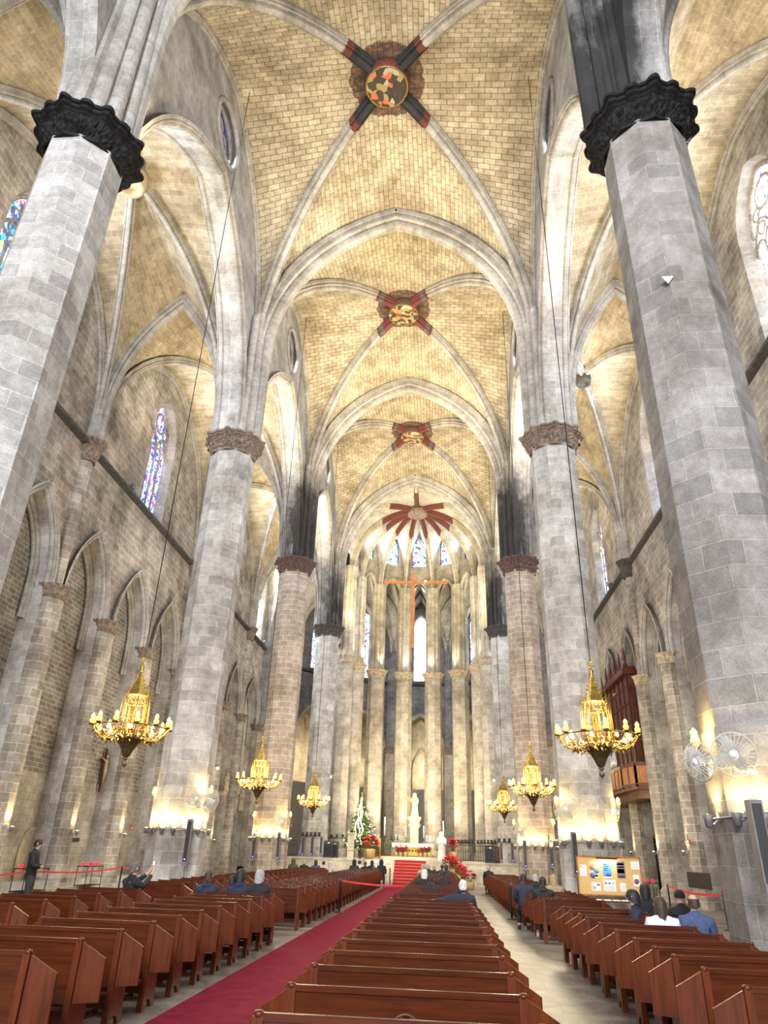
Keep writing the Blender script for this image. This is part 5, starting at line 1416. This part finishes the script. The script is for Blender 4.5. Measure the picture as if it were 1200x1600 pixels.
def column_speaker(u0, v0, u1, v1, Y, label, col='grey_metal'):
    a, b_ = at(u0, v0, Y=Y), at(u1, v1, Y=Y); x = (a.x+b_.x)/2; t = thing('column_loudspeaker', label, 'loudspeaker', (x, Y, b_.z), 'slim column loudspeakers')
    m = MB(); m.box((x, Y, (a.z+b_.z)/2), (.17, .18, a.z-b_.z)); m.build('cabinet', col, t)
    m = MB(); m.box((x, Y-.094, (a.z+b_.z)/2+.03), (.13, .012, (a.z-b_.z)*.86)); m.build('grille', 'black', t)
    m = MB(); m.ball((x, Y-.11, b_.z+(a.z-b_.z)*.14), .022, 8); m.build('indicator_light', 'blue_led', t)
    m = MB(); m.tube([(x, Y, b_.z), (x+.02, Y+.05, b_.z-.5)], .012, 5); m.build('cable', 'black', t)
column_speaker(300, 1280, 287, 1353, 25.3, 'slim grey column loudspeaker leaning on the second left pillar'); column_speaker(437, 1300, 433, 1347, 40.0, 'slim dark column loudspeaker on the right face of the third left pillar')
column_speaker(398, 1300, 396, 1345, 40.4, 'slim dark column loudspeaker on the left edge of the third left pillar')
column_speaker(895, 1300, 902, 1372, 25.3, 'slim dark column loudspeaker beside the notice board'); column_speaker(818, 1313, 823, 1360, 40.0, 'slim dark column loudspeaker on the front of the third right pillar')
column_speaker(860, 1312, 863, 1357, 40.3, 'slim dark column loudspeaker on the right edge of the third right pillar'); column_speaker(1176, 1250, 1204, 1395, 10.7, 'long black column loudspeaker on the nearest right pillar')
for u, l in ((474, 'left'), (488, 'middle'), (502, 'right')): column_speaker(u, 1307, u-.5, 1339, 54.2, 'grey column loudspeaker before the fourth left pillar, %s of three' % l)
for u, l in ((783, 'left'), (800, 'right')): column_speaker(u, 1316, u+1, 1349, 54.2, 'grey column loudspeaker before the fourth right pillar, %s of two' % l)
# stage spotlights clamped on bars round the choir
def spot_bar(u0, u1, v, Y, n, label):
    a, b_ = at(u0, v, Y=Y), at(u1, v, Y=Y); t = thing('spotlight_bar', label, 'lamp', ((a.x+b_.x)/2, Y, a.z), 'bars of black stage lights')
    m = MB(); m.tube([a, b_], .03, 6); m.build('bar', 'iron', t)
    for k in range(n):
        c = a.lerp(b_, (k+.5)/n); m = MB(); m.lathe([(.05, -.14), (.09, -.1), (.10, .12), (.08, .13)], (c.x, c.y-.05, c.z+.12), 10); m.box((c.x, c.y, c.z+.02), (.05, .05, .1)); m.build('stage_light', 'black', t)
for a in [(470, 502, 1306, 54.3, 5, 'bar of black stage lights before the fourth left pillar'), (505, 540, 1309, 60.2, 4, 'bar of black stage lights on the first left choir columns'), (548, 566, 1311, 63.5, 3, 'bar of black stage lights on the second left choir column'),
          (708, 740, 1317, 65, 6, 'bar of black stage lights on the third right choir column'), (744, 776, 1318, 60.0, 6, 'bar of black stage lights on the first right choir columns'), (776, 800, 1316, 54.3, 3, 'bar of black stage lights before the fourth right pillar'), (608, 622, 1312, 66.5, 2, 'bar of black stage lights between the left inner choir columns')]:
    spot_bar(*a)
# ------------------------------------------------------------------ belts, votive stands, notice board
def post(p, label, h=.98):
    t = thing('barrier_post', label, 'post', p, 'black barrier posts')
    m = MB(); m.lathe([(.17, 0), (.17, .02), (.05, .035), (.032, .05)], p, 18); m.build('base', 'black', t)
    m = MB(); m.lathe([(.032, .03), (.032, h-.1), (.04, h-.09), (.04, h), (.02, h+.01)], p, 12); m.build('pole', 'black', t)
    return Vector(p)+Vector((0, 0, h-.05))
def belt(a, b_, label, w=.055):
    a, b_ = Vector(a), Vector(b_); d = (b_-a).normalized(); m = MB(); n = 8; rows = []
    for k in range(n+1):
        c = a.lerp(b_, k/n)-Vector((0, 0, .10*math.sin(PI*k/n))); rows.append([c+Vector((0, 0, w/2)), c-Vector((0, 0, w/2))])
    m.grid(rows, [[(0, 0), (0, 1)]]*(n+1)); m.grid([[p+Vector((.004, .004, 0)) for p in r] for r in rows], [[(0, 0), (0, 1)]]*(n+1))
    tag(m.build('barrier_belt', 'tape', None, a), label, 'barrier')
pa = at(530, 1426, Z=0); A_ = post(pa, 'black barrier post at the left edge of the carpet')
pb = at(682, 1384, Y=26.2); B_ = post((pb.x, 26.2, 0), 'black barrier post at the right edge of the carpet between the pews', .98); belt(A_, B_, 'red belt stretched across the carpet between two black posts')
pc = at(609, 1382, Y=47.5); post((pc.x, 47.5, 0), 'black barrier post by the foot of the altar steps')
pd = at(800, 1437, Z=0); D_ = post(pd, 'black barrier post in the right side gangway')
pe = (10.87, 25, 0); E_ = post(pe, 'black barrier post in front of the nearest right pillar'); pf = at(1044, 1390, Y=33); F_ = post((pf.x, 33, 0), 'black barrier post farther back along the right aisle')
belt(F_, E_, 'red belt along the right aisle between two posts', .075)
belt(E_, (8.1, 12.72, .93), 'red belt from the barrier post to the back of the nearest right pillar', .075)
qa = [(-11.2, 17.5), (-11.3, 24.5), (-11.4, 32), (-11.5, 39)]
ql = ['before the dark standing man', 'between the votive stands', 'beyond the second votive stand', 'close to the second left pillar']
Q = [post((x, y, 0), 'thin barrier post along the left aisle, ' + l) for (x, y), l in zip(qa, ql)]
for k in range(3): belt(Q[k], Q[k+1], 'thin red belt along the left aisle, %s stretch' % ('near', 'middle', 'far')[k])
def votive(p, w, label, nglow, rz=0):
    t = thing('votive_stand', label, 'candle stand', p, 'votive candle stands')
    m = MB(); x, y, z = p
    for sx in (-1, 1):
        for sy in (-1, 1): m.tube([(x+sx*.22, y+sy*w/2, z), (x+sx*.22, y+sy*w/2, z+.95)], .016, 5)
    for zz in (.25, .95): m.box((x, y, z+zz), (.5, w, .03))
    m.build('iron_frame', 'iron', t)
    for k in range(nglow):
        c = (x+random.uniform(-.15, .15), y-w*.35+w*.7*k/max(1, nglow-1), z+.965); m = MB(); m.lathe([(.045, 0), (.055, .12), (.05, .12)], c, 10); m.build('red_glass', 'red_glow', t)
votive((at(64, 1357, X=-12.4).x, 26.6, 0), 1.5, 'black votive stand with red candle glasses beside the standing man', 5); votive((-12.6, 31.6, 0), 1.4, 'black votive stand with red candle glasses farther along the left wall', 4)
votive((12.2, 27.6, 0), 1.4, 'black votive stand with red candle glasses near the right wall', 4); p = at(1016, 1375, Y=36); votive((p.x, 36, 0), 1.0, 'votive stand with red glow beside the notice board', 4)
p = at(438, 1368, Y=36)
BY = 24.0
t = thing('notice_board', 'cork notice board with lit posters standing before the second right pillar', 'notice board', (7.25, BY, 0))
m = MB(); m.box((7.27, BY, 1.385), (1.84, .05, 1.03)); m.build('cork_panel', 'board', t)
m = MB()
for z in (1.90, .87): m.box((7.27, BY-.01, z), (1.90, .07, .035))
for x in (6.33, 8.2): m.box((x, BY-.01, 1.385), (.035, .07, 1.06))
m.build('frame', 'wood_panel', t)
for x in (6.45, 8.05):
    m = MB(); m.box((x, BY+.05, .45), (.06, .06, .9)); m.box((x, BY+.05, .03), (.06, .6, .06)); m.build('leg', 'iron', t)
m = MB(); m.box((7.2, BY-.10, 1.86), (.62, .06, .04)); tb = m.build('strip_lamp', 'iron', t)
m = MB(); m.box((7.2, BY-.10, 1.836), (.58, .04, .012)); m.build('tube', 'tube', tb)
light('board_lamp', 'AREA', (7.2, BY-.14, 1.80), 2.2, (1, .92, .75), aim=(7.2, BY+.12, 1.3), shape='RECTANGLE', size=.6, size_y=.05)
def sheet(x0, z0, x1, z1, kind, label):
    m = MB(); y = BY-.029; m.box(((x0+x1)/2, y, (z0+z1)/2), (x1-x0, .006, z1-z0)); o = m.build('poster', 'paper', None, ((x0+x1)/2, y, z0)); tag(o, label, 'poster', 'posters on the notice board')
    w, h = x1-x0, z1-z0; y -= .004
    def blk(a, b_, c, d, mat, nm='print'):
        q = MB(); q.box((x0+w*(a+c)/2, y, z0+h*(b_+d)/2), (w*(c-a), .003, h*(d-b_))); q.build(nm, mat, o)
    def disc(a, b_, r, mat):
        q = MB(); q.lathe([(r, 0), (r, .003), (.001, .003)], n=18, M=Matrix.Translation((x0+w*a, y, z0+h*b_)) @ Matrix.Rotation(PI/2, 4, 'X')); q.build('print', mat, o)
    if kind == 'list':
        for k in range(6): blk(.2, .12+.11*k, .8, .14+.11*k, 'ink')
        blk(.1, .78, .28, .93, 'ink')
    if kind == 'yellow':
        blk(.0, 0, 1, 1, 'poster_yellow'); disc(.25, .62, .07, 'poster_red'); disc(.75, .45, .08, 'poster_blue'); disc(.28, .16, .08, 'poster_navy'); blk(.6, .08, .9, .2, 'ink')
    if kind == 'blue':
        blk(0, .08, 1, 1, 'poster_blue')
        for k in range(4): blk(.12, .45+.12*k, .55+.1*(k % 3), .49+.12*k, 'paper')
        for k in range(5): blk(.3+.12*k, .10, .38+.12*k, .2+.05*(k % 3), 'paper')
    if kind == 'photo':
        blk(0, 0, 1, 1, 'poster_dark'); blk(.1, .78, .9, .9, 'paper'); blk(.15, .62, .85, .7, 'poster_tan'); blk(.1, .3, .9, .55, 'poster_tan'); blk(.1, .06, .9, .12, 'paper')
    if kind == 'circle': disc(.5, .42, .075, 'poster_purple'); blk(.35, .88, .65, .91, 'ink')
    if kind == 'pics': blk(.08, .12, .5, .62, 'poster_tan'); blk(.58, .62, .92, .85, 'poster_purple'); blk(.58, .2, .9, .5, 'white')
    if kind == 'three':
        for k in range(3): blk(.08+.3*k, .6, .3+.3*k, .8, ('poster_red', 'poster_blue', 'poster_tan')[k])
        for k in range(5): blk(.1, .1+.08*k, .9, .12+.08*k, 'ink')
    if kind == 'note':
        for k in range(4): blk(.15, .2+.15*k, .85, .23+.15*k, 'ink')
for k, c in {'ink': (.20, .21, .25), 'poster_yellow': (.75, .62, .22), 'poster_blue': (.09, .26, .72), 'poster_red': (.55, .12, .14), 'poster_navy': (.05, .12, .35), 'poster_dark': (.14, .12, .17), 'poster_tan': (.48, .42, .36), 'poster_purple': (.16, .10, .20)}.items(): MT[k] = plain('print '+k, c, .6, var=.1, scale=20)
def bx(u0, v0, u1, v1, kind, label):
    a, b_ = at(u0, v0, Y=BY-.03), at(u1, v1, Y=BY-.03); sheet(a.x, b_.z, b_.x, a.z, kind, label)
bx(905.5, 1351, 917, 1369, 'list', 'white sheet with black print, far left of the notice board'); bx(920.5, 1346, 936, 1372, 'yellow', 'pale yellow poster with round pictures on the notice board')
bx(940.5, 1346, 956.5, 1372, 'blue', 'bright blue poster in the middle of the notice board'); bx(962, 1346, 978, 1372.5, 'photo', 'dark photographic poster right of the blue one')
bx(985, 1346, 999.5, 1358.5, 'note', 'small landscape notice at the upper right of the board'); bx(989, 1367, 1000, 1385, 'circle', 'white sheet with a dark round emblem at the right edge of the board')
bx(924, 1378.5, 939.5, 1392, 'pics', 'white leaflet with two small photos at the lower left of the board'); bx(942.5, 1374.5, 963.5, 1393, 'three', 'large white sheet with three small pictures, lower middle of the board'); bx(968.5, 1380, 979, 1393, 'note', 'pale blank sheet at the lower right of the board')
# leaflet table under the board
t = thing('leaflet_table', 'narrow table with leaflets in front of the notice board', 'table', (7.4, BY-.55, 0))
m = MB(); m.box((7.4, BY-.55, .74), (1.9, .5, .03)); m.build('table_top', 'wood_dark', t)
for sx in (-1, 1):
    m = MB(); m.tube([(7.4+sx*.8, BY-.55, .72), (7.4+sx*.8, BY-.55, .05)], .02, 6); m.tube([(7.4+sx*.8, BY-.8, 0.02), (7.4+sx*.8, BY-.55, .3), (7.4+sx*.8, BY-.3, 0.02)], .016, 6); m.build('leg', 'iron', t)
for k in range(6):
    m = MB(); m.box((6.75+.26*k, BY-.55, .765), (.2, .28, .02)); tag(m.build('leaflet_stack', 'paper', None, (6.75+.26*k, BY-.55, .755)), 'stack of white leaflets on the narrow table under the notice board', 'leaflets', 'leaflet stacks')
# ------------------------------------------------------------------ organ tribune on the right wall
def organ():
    y0, y1 = 42.2, 48.6; x = AX-.1
    t = thing('organ_tribune', 'reddish wooden organ gallery with tall panelled case on the right aisle wall', 'organ', (x, (y0+y1)/2, 5.2))
    b0, b1 = 41.2, 51.0; D = 1.15
    m = MB(); m.prism([(x, b0), (x-D*.75, b0+.3), (x-D, b0+2.2), (x-D, b1-2.2), (x-D*.75, b1-.3), (x, b1)], lambda a, b_: (a, b_, 5.35), (0, 0, .22))
    m.prism([(x, b0+.3), (x-D*.6, b0+.7), (x-D*.75, b0+2.4), (x-D*.75, b1-2.4), (x-D*.6, b1-.7), (x, b1-.3)], lambda a, b_: (a, b_, 4.9), (0, 0, .5)); m.build('floor_beam', 'wood_end', t)
    ring_ = [(x, b0), (x-D*.75, b0+.3), (x-D, b0+2.2), (x-D, b1-2.2), (x-D*.75, b1-.3), (x, b1)]
    for (ax, ay), (bx_, by) in zip(ring_, ring_[1:]):
        a, b_ = Vector((ax, ay, 0)), Vector((bx_, by, 0)); L = (b_-a).length; n = max(1, round(L/.85)); rz = math.atan2(by-ay, bx_-ax)
        m = MB(); m.box(((ax+bx_)/2, (ay+by)/2, 6.1), (L, .05, 1.1), rz=rz); m.build('parapet_panel', 'wood_panel', t)
        m = MB()
        for k in range(n+1): c = a.lerp(b_, k/n); m.box((c.x, c.y, 6.1), (.12, .12, 1.2))
        for z in (5.62, 6.62, 6.72): m.box(((ax+bx_)/2, (ay+by)/2, z), (L+.05, .13, .10), rz=rz)
        m.build('parapet_frame', 'wood_end', t)
    m = MB(); m.box((x-.25, (y0+y1)/2, 8.9), (.5, y1-y0, 5.8)); m.build('case', 'wood_dark', t)
    m = MB()
    for k in range(7):
        yy = y0+(y1-y0)*k/6; m.box((x-.52, yy, 8.9), (.09, .12, 5.8))
    for z in (6.9, 8.0, 9.1, 10.2, 11.2): m.box((x-.52, (y0+y1)/2, z), (.07, y1-y0, .10))
    m.build('case_frame', 'wood', t)
    m = MB(); m.box((x-.35, (y0+y1)/2, 11.95), (.9, y1-y0+.5, .28)); m.box((x-.3, (y0+y1)/2, 12.2), (.7, y1-y0+.2, .2)); m.build('cornice', 'wood_end', t)
    for k in range(14):
        m = MB(); yy = y1-1.9+.13*k; m.tube([(x-.60, yy, 6.9), (x-.60, yy, 7.9+.5*math.sin(PI*k/13))], .05, 8); m.build('pipe', 'steel', t)
    m = MB()
    cm = plain('dark red crest', (.12, .02, .018), .7, var=.4)
    for k in range(5):
        m = MB(); m.lathe([(.1, 12.3), (.16, 12.5), (.06, 12.7), (.1, 12.9), (.02, 13.6)], (x-.35, y1-.6-1.3*k, 0), 8); m.build('crest', cm, t)
organ()
# ------------------------------------------------------------------ things on the walls
def plate(label, name, cat, u0, v0, u1, v1, X, mat, d=.05, frame=None, kids=()):
    s = 1 if X > 0 else -1
    a, b_ = at(u0, v0, X=X), at(u1, v1, X=X); y0, y1 = sorted((a.y, b_.y)); z0, z1 = sorted((a.z, b_.z))
    m = MB(); m.box((X, (y0+y1)/2, (z0+z1)/2), (d, y1-y0, z1-z0)); o = m.build(name, mat, None, (X, (y0+y1)/2, z0)); tag(o, label, cat)
    for nm, mt, fr_ in kids:
        q = MB()
        for (p, q0, r, q1) in fr_: q.box((X-s*(d/2+.004), y0+(y1-y0)*(p+r)/2, z0+(z1-z0)*(q0+q1)/2), (.008, (y1-y0)*(r-p), (z1-z0)*(q1-q0)))
        q.build(nm, mt, o)
    return o
plate('grey inscribed stone plaque on the left chapel wall', 'plaque', 'plaque', 170, 1299, 187, 1311, -(AX+CD), 'white', kids=[('lettering', 'ink', [(.1, .15+.2*k, .9-.1*(k % 2), .2+.2*k) for k in range(4)])])
plate('red and white safety sign on the left chapel wall', 'safety_sign', 'sign', 203, 1290, 208, 1296, -(AX+CD), 'sign_red' if 'sign_red' in MT else 'tape', kids=[('pictogram', 'white', [(.58, .15, .85, .85), (.15, .2, .4, .6)])])
plate('red and white safety sign on the right wall', 'safety_sign', 'sign', 1071, 1312, 1078, 1318, 13.3, 'tape', kids=[('pictogram', 'white', [(.1, .2, .38, .8), (.5, .35, .9, .5)])])
plate('small dark box fixed on the left chapel wall', 'wall_box', 'box', 112, 1309, 122, 1315, -(AX+CD), 'black', .1)
plate('black television screen low on the right wall', 'television', 'screen', 1074, 1362, 1112, 1391, 12.9, 'black', .08, kids=[('screen', 'iron', [(.03, .04, .97, .96)])])
def niche(u, v, w, h, X, label, dark=True):
    p = at(u, v, X=X); s = 1 if X > 0 else -1
    t = thing('wall_niche', label, 'niche', (X, p.y, 0), 'round headed niches in the left chapel wall', 'structure')
    fr_ = Frame((X, p.y-w/2, p.z-h), (0, 1, 0), (s, 0, 0)); lp = [(0, 0), (w, 0)] + arch_loop(w/2, w/2, h-w/2, h, 7)[::-1]
    m = MB(); m.poly([lp], lambda a, z: fr_(a, z, -.012)); m.build('recess', 'dark' if dark else 'cream', t)  # flat sheet; the dark version has the niche's shade in its colour
    m = MB(); big = [(-.15, -.1), (w+.15, -.1)] + arch_loop(w/2, w/2+.15, h-w/2, h+.16, 7)[::-1]; m.poly([big, lp], lambda a, z: fr_(a, z, -.05)); reveal(m, fr_, lp, -.05, -.012, 0, True); reveal(m, fr_, big, -.05, .0, 0, True); m.build('stone_frame', 'cream', t)
    return p
p = niche(53, 1298, 1.5, 2.2, -(AX+CD), 'blind round arch behind the standing man', False); p = niche(90, 1290, 1.1, 2.0, -(AX+CD), 'dark arched niche with a small figure beside the first low lamps')
statue('niche_statue', 'small dark figure standing in the arched niche on the left wall', (-(AX+CD)+.2, p.y, p.z-1.95), 1.3, 'cap_brown', False)
m = MB(); m.box((-(AX+CD)+.3, p.y, p.z-1.98), (.6, .9, .06)); tag(m.build('niche_shelf', 'cream', None, (-(AX+CD)+.3, p.y, p.z-2)), 'stone shelf under the small niche figure', 'shelf')
for k, (d, z) in enumerate(((.9, .42), (1.5, .2))):
    m = MB(); x0 = -AX-.3 if k == 0 else -AX+.6; m.box(((x0 + (-AX+.6 if k == 0 else -AX+1.2))/2, 31, z/2), (.9 if k == 0 else .6, 20, z)); tag(m.build('stone_bench', 'pillar', None, (-AX, 31, 0)), 'long stone %s along the foot of the left wall' % ('bench' if k == 0 else 'step in front of the bench'), 'bench')
t = thing('door_1', 'dark arched wooden doorway in the left aisle wall beyond the second pillar', 'door', (-AX-.05, 47.5, 0), None, 'structure')
fr_ = Frame((-AX+.66, 46.6, 0), (0, 1, 0), (-1, 0, 0)); p = at(353, 1330, X=-13.2)
fr_ = Frame((-(AX+CD-.05), at(353, 1340, X=-(AX+CD)).y-.9, 0), (0, 1, 0), (-1, 0, 0)); lp = [(0, 0), (1.8, 0)] + arch_loop(.9, .9, 3.4, 4.4, 7)[::-1]
m = MB(); m.poly([lp], lambda a, z: fr_(a, z, -.01)); m.build('opening', 'dark', t)  # flat sheet with the doorway's shade put into its colour
m = MB()
for sd in (-1, 1): rib(m, fcurve(fr_, .9, 1.05, 3.4, 4.6, sd, 7, -.05), moulding(.12, .18), 0)
m.build('door_frame', 'rib', t)
m = MB(); m.box(fr_(.9, .95, -.08), (.06, 1.7, 1.9)); m.build('door_leaf', 'wood_panel', t)
# dark doorway and iron gate in the right wall
t = thing('door_2', 'tall dark doorway under the organ gallery', 'door', (AX+CD-.1, 45.8, 0), None, 'structure')
m = MB(); m.box((AX+CD-.1, 47.6, 2.6), (.1, 2.6, 5.2)); m.build('opening', 'dark', t)  # solid box coloured near black in place of a shaded doorway
t = thing('iron_gate', 'black iron gate of upright bars closing a chapel in the right wall', 'gate', (14.2, 42.6, 0))
m = MB()
for k in range(22): m.tube([(14.2, 41.0+.16*k, 0), (14.2, 41.0+.16*k, 3.0)], .022, 5)
m.build('bars', 'iron', t)
m = MB()
for z in (.15, 1.4, 2.7, 3.0): m.box((14.2, 42.7, z), (.05, 3.4, .05))
m.tube([(14.2, 41, 3.0), (14.2, 41.9, 3.35), (14.2, 42.7, 3.2), (14.2, 43.5, 3.35), (14.2, 44.4, 3.0)], .03, 5); m.build('rails', 'iron', t)
m = MB(); m.box((AX+CD-.1, 42.7, 2.2), (.1, 3.4, 4.4)); tag(m.build('gate_shade_sheet', 'dark', None, (AX+CD-.1, 42.7, 0)), 'dark sheet painted as shade behind the black iron gate', 'backdrop')  # solid dark sheet; its colour stands in for the shade behind the gate
# crucifix, small statues and wall lamps on the left
p = at(158, 1203, X=-14.6); t = thing('wall_crucifix', 'small crucifix hung on the left chapel wall', 'crucifix', (-(AX+CD)+.15, p.y, p.z-.9))
m = MB(); m.box((-(AX+CD)+.15, p.y, p.z), (.08, .10, 2.0)); m.box((-(AX+CD)+.15, p.y, p.z+.45), (.08, .9, .10)); m.build('cross', 'wood_dark', t)
m = MB(); m.tube([(-(AX+CD)+.23, p.y, p.z+.5), (-(AX+CD)+.25, p.y, p.z), (-(AX+CD)+.23, p.y+.03, p.z-.6)], [.09, .10, .05], 8); m.tube([(-(AX+CD)+.23, p.y-.4, p.z+.52), (-(AX+CD)+.24, p.y, p.z+.35), (-(AX+CD)+.23, p.y+.4, p.z+.52)], .035, 6); m.ball((-(AX+CD)+.25, p.y, p.z+.62), .09, 8); m.build('figure', 'statue', t)
p = at(352, 1222, X=-13.2); t = statue('bracket_statue', 'small pale statue high on a pier beyond the second left pillar', (-13.1, p.y, p.z-.6), 1.2, 'statue', False)
m = MB(); m.lathe([(.06, -.5), (.2, -.1), (.24, 0)], (-13.15, p.y, p.z-.6), 10); m.box((-13.5, p.y, p.z-.75), (.7, .3, .25)); m.build('console', 'cap_tan', t)
p = at(375, 1250, X=-13.2); statue('bracket_statue', 'slim white statue on the left wall behind the second chandelier', (-13.1, p.y, p.z-.8), 1.5, 'statue', False)
for u, v, X, l in ((340, 1200, -13.3, 'left wall, beyond the second left pillar'),):
    p = at(u, v, X=X); t = thing('floodlight', 'small bright floodlight on the ' + l, 'lamp', p)
    m = MB(); m.box(p+Vector((-.1, 0, .12)), (.3, .3, .16)); m.build('housing', 'grey_metal', t); m = MB(); m.ball(p, .11, 8); m.build('lens', 'spark', t)
for u, v, Y, l in ((517, 1214, 54.7, 'fourth left pillar'), (772, 1219, 54.7, 'fourth right pillar')):
    p = at(u, v, Y=Y); t = thing('floodlight', 'small bright floodlight high on the ' + l, 'lamp', p)
    m = MB(); m.box(p+Vector((0, .12, .1)), (.3, .3, .2)); m.build('housing', 'grey_metal', t); m = MB(); m.ball(p, .08, 8); m.build('lens', 'spark', t)
# floodlights on the ledges and capitals
def flood(p, aim, label, grp='floodlights on the ledges', on=True):
    p = Vector(p); d = (Vector(aim)-p).normalized(); t = thing('floodlight', label, 'lamp', p, grp)
    q = d.to_track_quat('Z', 'Y').to_matrix().to_4x4(); q.translation = p
    m = MB(); m.lathe([(.06, -.18), (.14, -.12), (.17, .1), (.15, .11)], n=12, M=q); m.build('housing', 'grey_metal', t)
    m = MB(); m.lathe([(.14, .10), (.14, .105), (.001, .11)], n=12, M=q); m.build('lens', 'lens' if on else 'steel', t)
    m = MB(); m.tube([p-d*.1, p-d*.15-Vector((0, 0, .2))], .03, 6); m.build('bracket', 'iron', t)
for s in (-1, 1):
    for i in (1, 2, 3, 4):
        c = PIL[(i, s)]
        flood((c[0]-s*1.0, c[1]+.75, 18.85), (s*1.5, c[1]+7, 33), 'small floodlight on top of the capital of the %s pillar' % PN[(i, s)], 'floodlights on the capitals')
        flood((c[0]+s*1.05, c[1]+.5, 18.85), (s*10.8, c[1]+6, 27.5), 'small floodlight on the aisle side of the capital of the %s pillar' % PN[(i, s)], 'floodlights on the capitals')
        flood((s*(AX-.15), YR[i]+4.6, 18.6), (s*9.5, YR[i]+6.5, 28), 'small unlit floodlight on the ledge under the %s aisle window, %s bay' % ('left' if s < 0 else 'right', BAYN[i]), on=False)
p = at(1043, 437, Y=10.9); t = None
m = MB(); m.prism([(-.11, .06), (.11, .06), (0, -.11)], lambda x, z: (p.x+x, 11.9-.93, p.z+z), (0, .02, 0)); q = at(1043, 437, Y=10.98)
m = MB(); m.prism([(-.12, .07), (.12, .07), (0, -.12)], lambda x, z: (q.x+x, 10.955, q.z+z), (0, .03, 0)); tag(m.build('triangular_plate', 'white', None, q), 'white triangular plate fixed high on the nearest right pillar', 'plate')
# ------------------------------------------------------------------ light
light('rose_daylight', 'AREA', (0, WY+.6, 21), 11500, (.86, .91, 1), aim=(0, 30, 15), shape='RECTANGLE', size=11, size_y=16)
for s in (-1, 1): light('west_aisle_daylight', 'AREA', (s*10.5, WY+.6, 15), 2600, (.84, .90, 1), aim=(s*11.5, 30, 10), shape='RECTANGLE', size=3, size_y=12)
w = bpy.data.worlds.new('sky'); SC.world = w; w.use_nodes = True
w.node_tree.nodes['Background'].inputs[0].default_value = (.7, .82, 1, 1); w.node_tree.nodes['Background'].inputs[1].default_value = .6
WARM = (1, .84, .56); HOT = (1, .70, .30)
for i in range(1, 5):
    for s in (-1, 1):
        c = PIL[(i, s)]
        light('vault_flood', 'SPOT', (c[0]-s*1.0, c[1]+.9, 19.2), (1500, 3000, 3000, 1400)[i-1], (1, .83, .50), aim=(s*1.5, c[1]+7, 33), spot_size=2.2, spot_blend=.8, shadow_soft_size=.25)
        light('aisle_flood', 'SPOT', (c[0]+s*1.05, c[1]+.6, 19.1), 900, WARM, aim=(s*10.8, c[1]+6, 27.5), spot_size=2.0, spot_blend=.8, shadow_soft_size=.25)
for k in range(7):
    am = (ANG[k]+ANG[k+1])/2
    light('chapel_lamp', 'POINT', (AC.x+15.3*math.cos(am), AC.y+15.3*math.sin(am), 9.5), 170, (1, .84, .52), shadow_soft_size=.3)
for k, c in enumerate(ACOL):
    d = Vector((AC.x-c[0], AC.y-c[1])).normalized()
    light('choir_flood', 'SPOT', (c[0]+d.x*2.2, c[1]+d.y*2.2, 2.0), 1500, WARM, aim=(c[0]+d.x*.0, c[1]+d.y*.0, 12), spot_size=.75, spot_blend=.8, shadow_soft_size=.1)
    light('choir_capital_light', 'SPOT', (c[0]+d.x*1.0, c[1]+d.y*1.0, 17.9), 260, WARM, aim=(c[0]+d.x*.5, c[1]+d.y*.5, 24), spot_size=1.2, spot_blend=.8, shadow_soft_size=.1)
for k in range(7):
    am = (ANG[k]+ANG[k+1])/2; d = Vector((math.cos(am), math.sin(am), 0))
    light('choir_window_daylight', 'AREA', (AC.x+6.0*d.x, AC.y+6.0*d.y, 30.6), 60, (.72, .86, 1), aim=(AC.x, AC.y, 31.5), shape='RECTANGLE', size=1.3, size_y=3)
for s in (-1, 1):
    for i in range(1, 5):
        light('aisle_window_daylight', 'AREA', (s*(AX-.1), (YR[i]+YR[i+1])/2, 21.8), 680, (.84, .90, 1), aim=(0, (YR[i]+YR[i+1])/2, 21.2), shape='RECTANGLE', size=2.4 if i < 4 else 1.6, size_y=6)
for s in (-1, 1):
    for i in (1, 2, 3):
        light('oculus_daylight', 'AREA', (s*7.25, (YP[i]+YP[i+1])/2, 30), 60, (.84, .90, 1), aim=(-s*5, (YP[i]+YP[i+1])/2, 20), shape='DISK', size=2.4)
for s in (-1, 1):
    for k, (x, y, z) in enumerate(((2.0, 67.5, 9), (5.2, 65, 9), (0.5, 58, 3))):
        light('stage_light', 'SPOT', (s*5.7, 53.6, 3.5), 2200 if k < 2 else 150, (1, .86, .60), aim=(-s*x, y, z), spot_size=1.3, spot_blend=.8, shadow_soft_size=.15)
light('altar_fill_light', 'SPOT', (0, 47, 24), 11000, (1, .86, .58), aim=(0, 55.5, 0), spot_size=.62, spot_blend=.7, shadow_soft_size=.3)  # added spot without a fixture, put in to brighten the altar
SC.cycles.max_bounces = 6; SC.cycles.diffuse_bounces = 4; SC.cycles.glossy_bounces = 2; SC.cycles.transmission_bounces = 2; SC.cycles.transparent_max_bounces = 8
SC.cycles.sample_clamp_indirect = 4; SC.cycles.caustics_reflective = False; SC.cycles.caustics_refractive = False
SC.cycles.use_denoising = True
SC.view_settings.view_transform = 'Standard'; SC.view_settings.look = 'None'; SC.view_settings.gamma = 1; SC.view_settings.use_curve_mapping = False
SC.view_settings.exposure = 1.28
